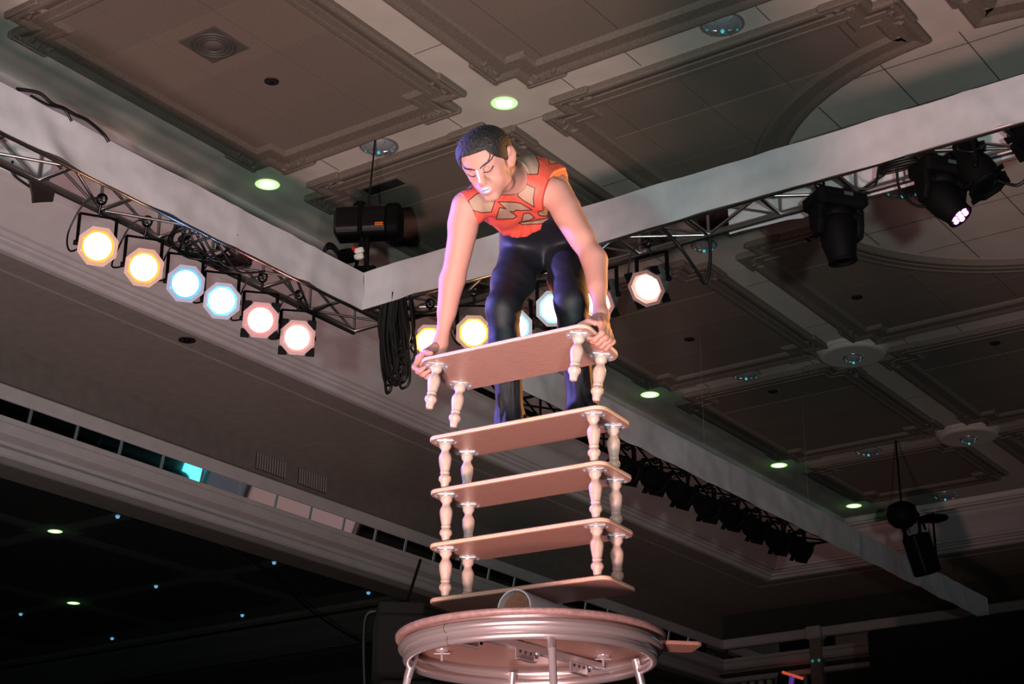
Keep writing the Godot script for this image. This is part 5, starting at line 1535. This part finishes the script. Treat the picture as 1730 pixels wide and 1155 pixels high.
# ---------------------------------------------------------------- clothes
func trousers(P: Node3D, pel: Vector3, waist: Vector3, chest: Vector3, legs: Array):
	var b := []
	for s in [-1.0, 1.0]:
		var ac := Vector3(s, 0, 0)
		b.append([pel + ac * 0.068, waist + ac * 0.058 + Vector3(0, -0.012, 0.03), 0.106, 0.090])
		b.append([waist + ac * 0.058 + Vector3(0, -0.012, 0.03), waist.lerp(chest, 0.42) + ac * 0.06 + Vector3(0, -0.018, 0.02), 0.090, 0.084])
		b.append([pel + ac * 0.100 + Vector3(0, 0.03, -0.02), waist + ac * 0.095 + Vector3(0, 0.0, -0.02), 0.088, 0.070])
		b.append([pel + ac * 0.065 + Vector3(0, -0.03, -0.06), pel + ac * 0.065 + Vector3(0, 0.03, -0.05), 0.085, 0.085])
	for l in legs:
		var h: Vector3 = l[0]; var k: Vector3 = l[1]; var a: Vector3 = l[2]
		b.append([h, h.lerp(k, 0.5), 0.092, 0.080]); b.append([h.lerp(k, 0.5), k, 0.080, 0.062])
		b.append([k, k.lerp(a, 0.3) + Vector3(0, 0, -0.012), 0.060, 0.056]); b.append([k.lerp(a, 0.3) + Vector3(0, 0, -0.012), a, 0.055, 0.053])
		b.append([a, Vector3(a.x, 0.045, a.z + 0.005), 0.053, 0.060])
	var F := field(b, 0.0075, 75.0)
	var f: PackedFloat32Array = F.f; var n: Vector3i = F.n
	var nz := FastNoiseLite.new(); nz.seed = 12; nz.frequency = 9.0; nz.fractal_octaves = 2
	for k in n.z:
		for j in n.y:
			for i in n.x:
				var q := (k * n.y + j) * n.x + i
				if absf(f[q]) > 0.03: continue
				var p: Vector3 = F.lo + Vector3(i, j, k) * F.cell
				# soft folds: across at groin and knee, lengthwise in the flared hems
				var low := clampf((0.42 - p.y) / 0.3, 0.0, 1.0)
				var w := nz.get_noise_3d(p.x * 0.9, p.y * 1.7 + p.x * 0.9, p.z * 0.9) * 0.0022 * (1.0 - low)
				w += nz.get_noise_3d(p.x * 3.0, p.y * 0.35, p.z * 3.0) * 0.013 * low
				f[q] = maxf(f[q] - w, 0.012 - p.y)
	F.f = f
	var st := mb(); add_net(st, nets(F))
	var m := mat(Color(0.030, 0.038, 0.070), 0.62)
	m.metallic_specular = 0.4
	m.rim_enabled = true; m.rim = 0.12; m.rim_tint = 0.8
	commit("trousers", st, m, P)

const CUTS := [
	[870, 275, 886, 270, 905, 269, 911, 288, 909, 305, 881, 305],
	[876, 324, 887, 321, 904, 329, 901, 347, 903, 361, 885, 350, 875, 342],
	[792, 350, 806, 338, 820, 336, 828, 340, 836, 350, 830, 369, 814, 370, 796, 365],
	[842, 352, 869, 353, 880, 355, 899, 366, 880, 367, 871, 366, 869, 369, 859, 368],
	[844, 362, 860, 365, 863, 370, 873, 377, 867, 381, 838, 382],
	[885, 373, 895, 372, 904, 380, 897, 384, 882, 387],
	[910, 370, 925, 365, 934, 377, 923, 377, 913, 376],
	[877, 389, 909, 385, 936, 379, 933, 386, 915, 391, 883, 392],
	[780, 332, 785, 317, 793, 308, 797, 329],
	[929, 274, 946, 285, 930, 287],
	[966, 324, 978, 338, 980, 345, 972, 342]]

func vest(P: Node3D, pel: Vector3, waist: Vector3, chest: Vector3, upc: Vector3, shA: Vector3, shB: Vector3, neck: Vector3, headc: Vector3, elA: Vector3, elB: Vector3):
	var bones := torso_bones(pel.lerp(waist, 0.45), waist, chest, upc, shA, shB, 0.009)
	for s in [[shA, elA], [shB, elB]]:
		bones.append([s[0], s[0].lerp(s[1], 0.10), 0.056, 0.052])
	bones.append([neck + Vector3(0, -0.01, -0.04), neck.lerp(headc, 0.20), 0.068, 0.064])
	# the garment stops where the arms leave the shoulder, at the collar and at the hem
	var F := field(bones, 0.0050, 75.0)
	var f: PackedFloat32Array = F.f; var n: Vector3i = F.n
	var dA := Vector3(-0.80, -0.58, 0.10).normalized(); var dB := Vector3(0.92, -0.34, 0.12).normalized()
	var nA := neck.lerp(headc, 0.16) + Vector3(0, -0.012, 0); var nB := headc + Vector3(0, -0.02, 0.02)
	var nD := nB - nA; var nDD := nD.length_squared()
	var dH := (pel - chest).normalized(); var hem := chest.lerp(pel, 0.44)
	var nz := FastNoiseLite.new(); nz.seed = 5; nz.frequency = 16.0; nz.fractal_octaves = 2
	for k in n.z:
		for j in n.y:
			for i in n.x:
				var q := (k * n.y + j) * n.x + i
				if absf(f[q]) > 0.03: continue
				var p: Vector3 = F.lo + Vector3(i, j, k) * F.cell
				var low := clampf((p - chest).dot(dH) / 0.16, 0.0, 1.0)
				var v := f[q] - nz.get_noise_3d(p.x * 1.6, p.y * 0.8, p.z * 0.6) * (0.0018 + 0.006 * low)
				v = maxf(v, (p - shA).dot(dA) - 0.010); v = maxf(v, (p - shB).dot(dB) + 0.022)
				var nt := clampf((p - nA).dot(nD) / nDD, 0.0, 1.0)
				v = maxf(v, 0.071 + 0.02 * nt - (p - nA - nD * nt).length())
				v = maxf(v, (p - hem).dot(dH) - 0.006 * sin(p.x * 70.0))
				f[q] = v
	F.f = f
	var N := nets(F)
	# cut-outs: flat patterns laid on the front of the garment
	var fw := Vector3(0, -0.45, 0.893); var up := Vector3(0, 0.893, 0.45)
	var org := pl(0.011, 2.90, 5.80)
	var polys := []
	var boxes := []
	for c in CUTS:
		var g := PackedVector2Array()
		for i in range(0, c.size(), 2): g.append(Vector2((c[i] - 870) / 452.0, (342 - c[i + 1]) / 452.0))
		polys.append(g)
		var bb := Rect2(g[0], Vector2.ZERO)
		for w in g: bb = bb.expand(w)
		boxes.append(bb.grow(0.01))
	var v: PackedVector3Array = N.v; var nn: PackedVector3Array = N.n; var ix: PackedInt32Array = N.i
	vc = {"org": org, "up": up, "fw": fw, "polys": polys, "boxes": boxes, "orange": lin(0.74, 0.285, 0.22), "dark": lin(0.24, 0.07, 0.06), "sheer": lin(0.56, 0.45, 0.38), "so": mb(), "ss": {}}
	var D := PackedVector2Array(); D.resize(v.size())
	for i in v.size(): D[i] = cut_at(v[i], nn[i])
	for t in range(0, ix.size(), 3):
		var i := ix[t]; var j := ix[t + 1]; var k := ix[t + 2]
		var near := minf(absf(D[i].x), minf(absf(D[j].x), absf(D[k].x)))
		vest_tri(v[i], v[j], v[k], nn[i], nn[j], nn[k], D[i], D[j], D[k], 2 if near < 0.008 else 0)
	var top := commit("top", vc.so, vmat(0.6), P)
	top.set_meta("label", "sleeveless orange top with dark-edged cut-outs")
	var pm := vmat(0.75)
	for w in vc.ss:
		var sp := commit("mesh_panel", vc.ss[w], pm, top)
		sp.set_meta("label", "skin-coloured sheer panel in a cut-out")

var vc := {}

func cut_at(p: Vector3, n: Vector3) -> Vector2:          # signed distance to the nearest cut-out edge, its number
	var o: Vector3 = vc.org
	var u := Vector2(p.x - o.x, (p - o).dot(vc.up))
	var best := 9.0; var which := 0
	if n.dot(vc.fw) > -0.25:
		for gi in vc.polys.size():
			if not vc.boxes[gi].has_point(u): continue
			var g: PackedVector2Array = vc.polys[gi]
			var d := 9.0
			for e in g.size(): d = minf(d, seg_dist(u, g[e], g[(e + 1) % g.size()]).x)
			if Geometry2D.is_point_in_polygon(u, g): d = -d
			if d < best:
				best = d; which = gi
	return Vector2(best, which)

func cut_colour(d: float) -> Color:
	var c: Color = vc.orange
	if d < 0.004: c = c.lerp(vc.dark, clampf((0.0032 - d) / 0.0014, 0.0, 1.0))
	if d < 0.0: c = Color(vc.dark).lerp(vc.sheer, clampf((-0.0006 - d) / 0.0014, 0.0, 1.0))
	return c

func vest_tri(a: Vector3, b: Vector3, c: Vector3, na: Vector3, nb: Vector3, nc: Vector3, da: Vector2, db: Vector2, dc: Vector2, level: int):
	if level > 0:
		var ab := (a + b) * 0.5; var bc := (b + c) * 0.5; var ca := (c + a) * 0.5
		var nab := (na + nb).normalized(); var nbc := (nb + nc).normalized(); var nca := (nc + na).normalized()
		var k1 := cut_at(ab, nab); var k2 := cut_at(bc, nbc); var k3 := cut_at(ca, nca)
		vest_tri(a, ab, ca, na, nab, nca, da, k1, k3, level - 1); vest_tri(ab, b, bc, nab, nb, nbc, k1, db, k2, level - 1)
		vest_tri(ca, bc, c, nca, nbc, nc, k3, k2, dc, level - 1); vest_tri(ab, bc, ca, nab, nbc, nca, k1, k2, k3, level - 1)
		return
	var inner := da.x < 0.0 and db.x < 0.0 and dc.x < 0.0
	var w := int(da.y)
	if inner and not vc.ss.has(w): vc.ss[w] = mb()
	var st: SurfaceTool = vc.ss[w] if inner else vc.so
	st.set_color(cut_colour(da.x)); st.set_normal(na); st.add_vertex(a)
	st.set_color(cut_colour(db.x)); st.set_normal(nb); st.add_vertex(b)
	st.set_color(cut_colour(dc.x)); st.set_normal(nc); st.add_vertex(c)
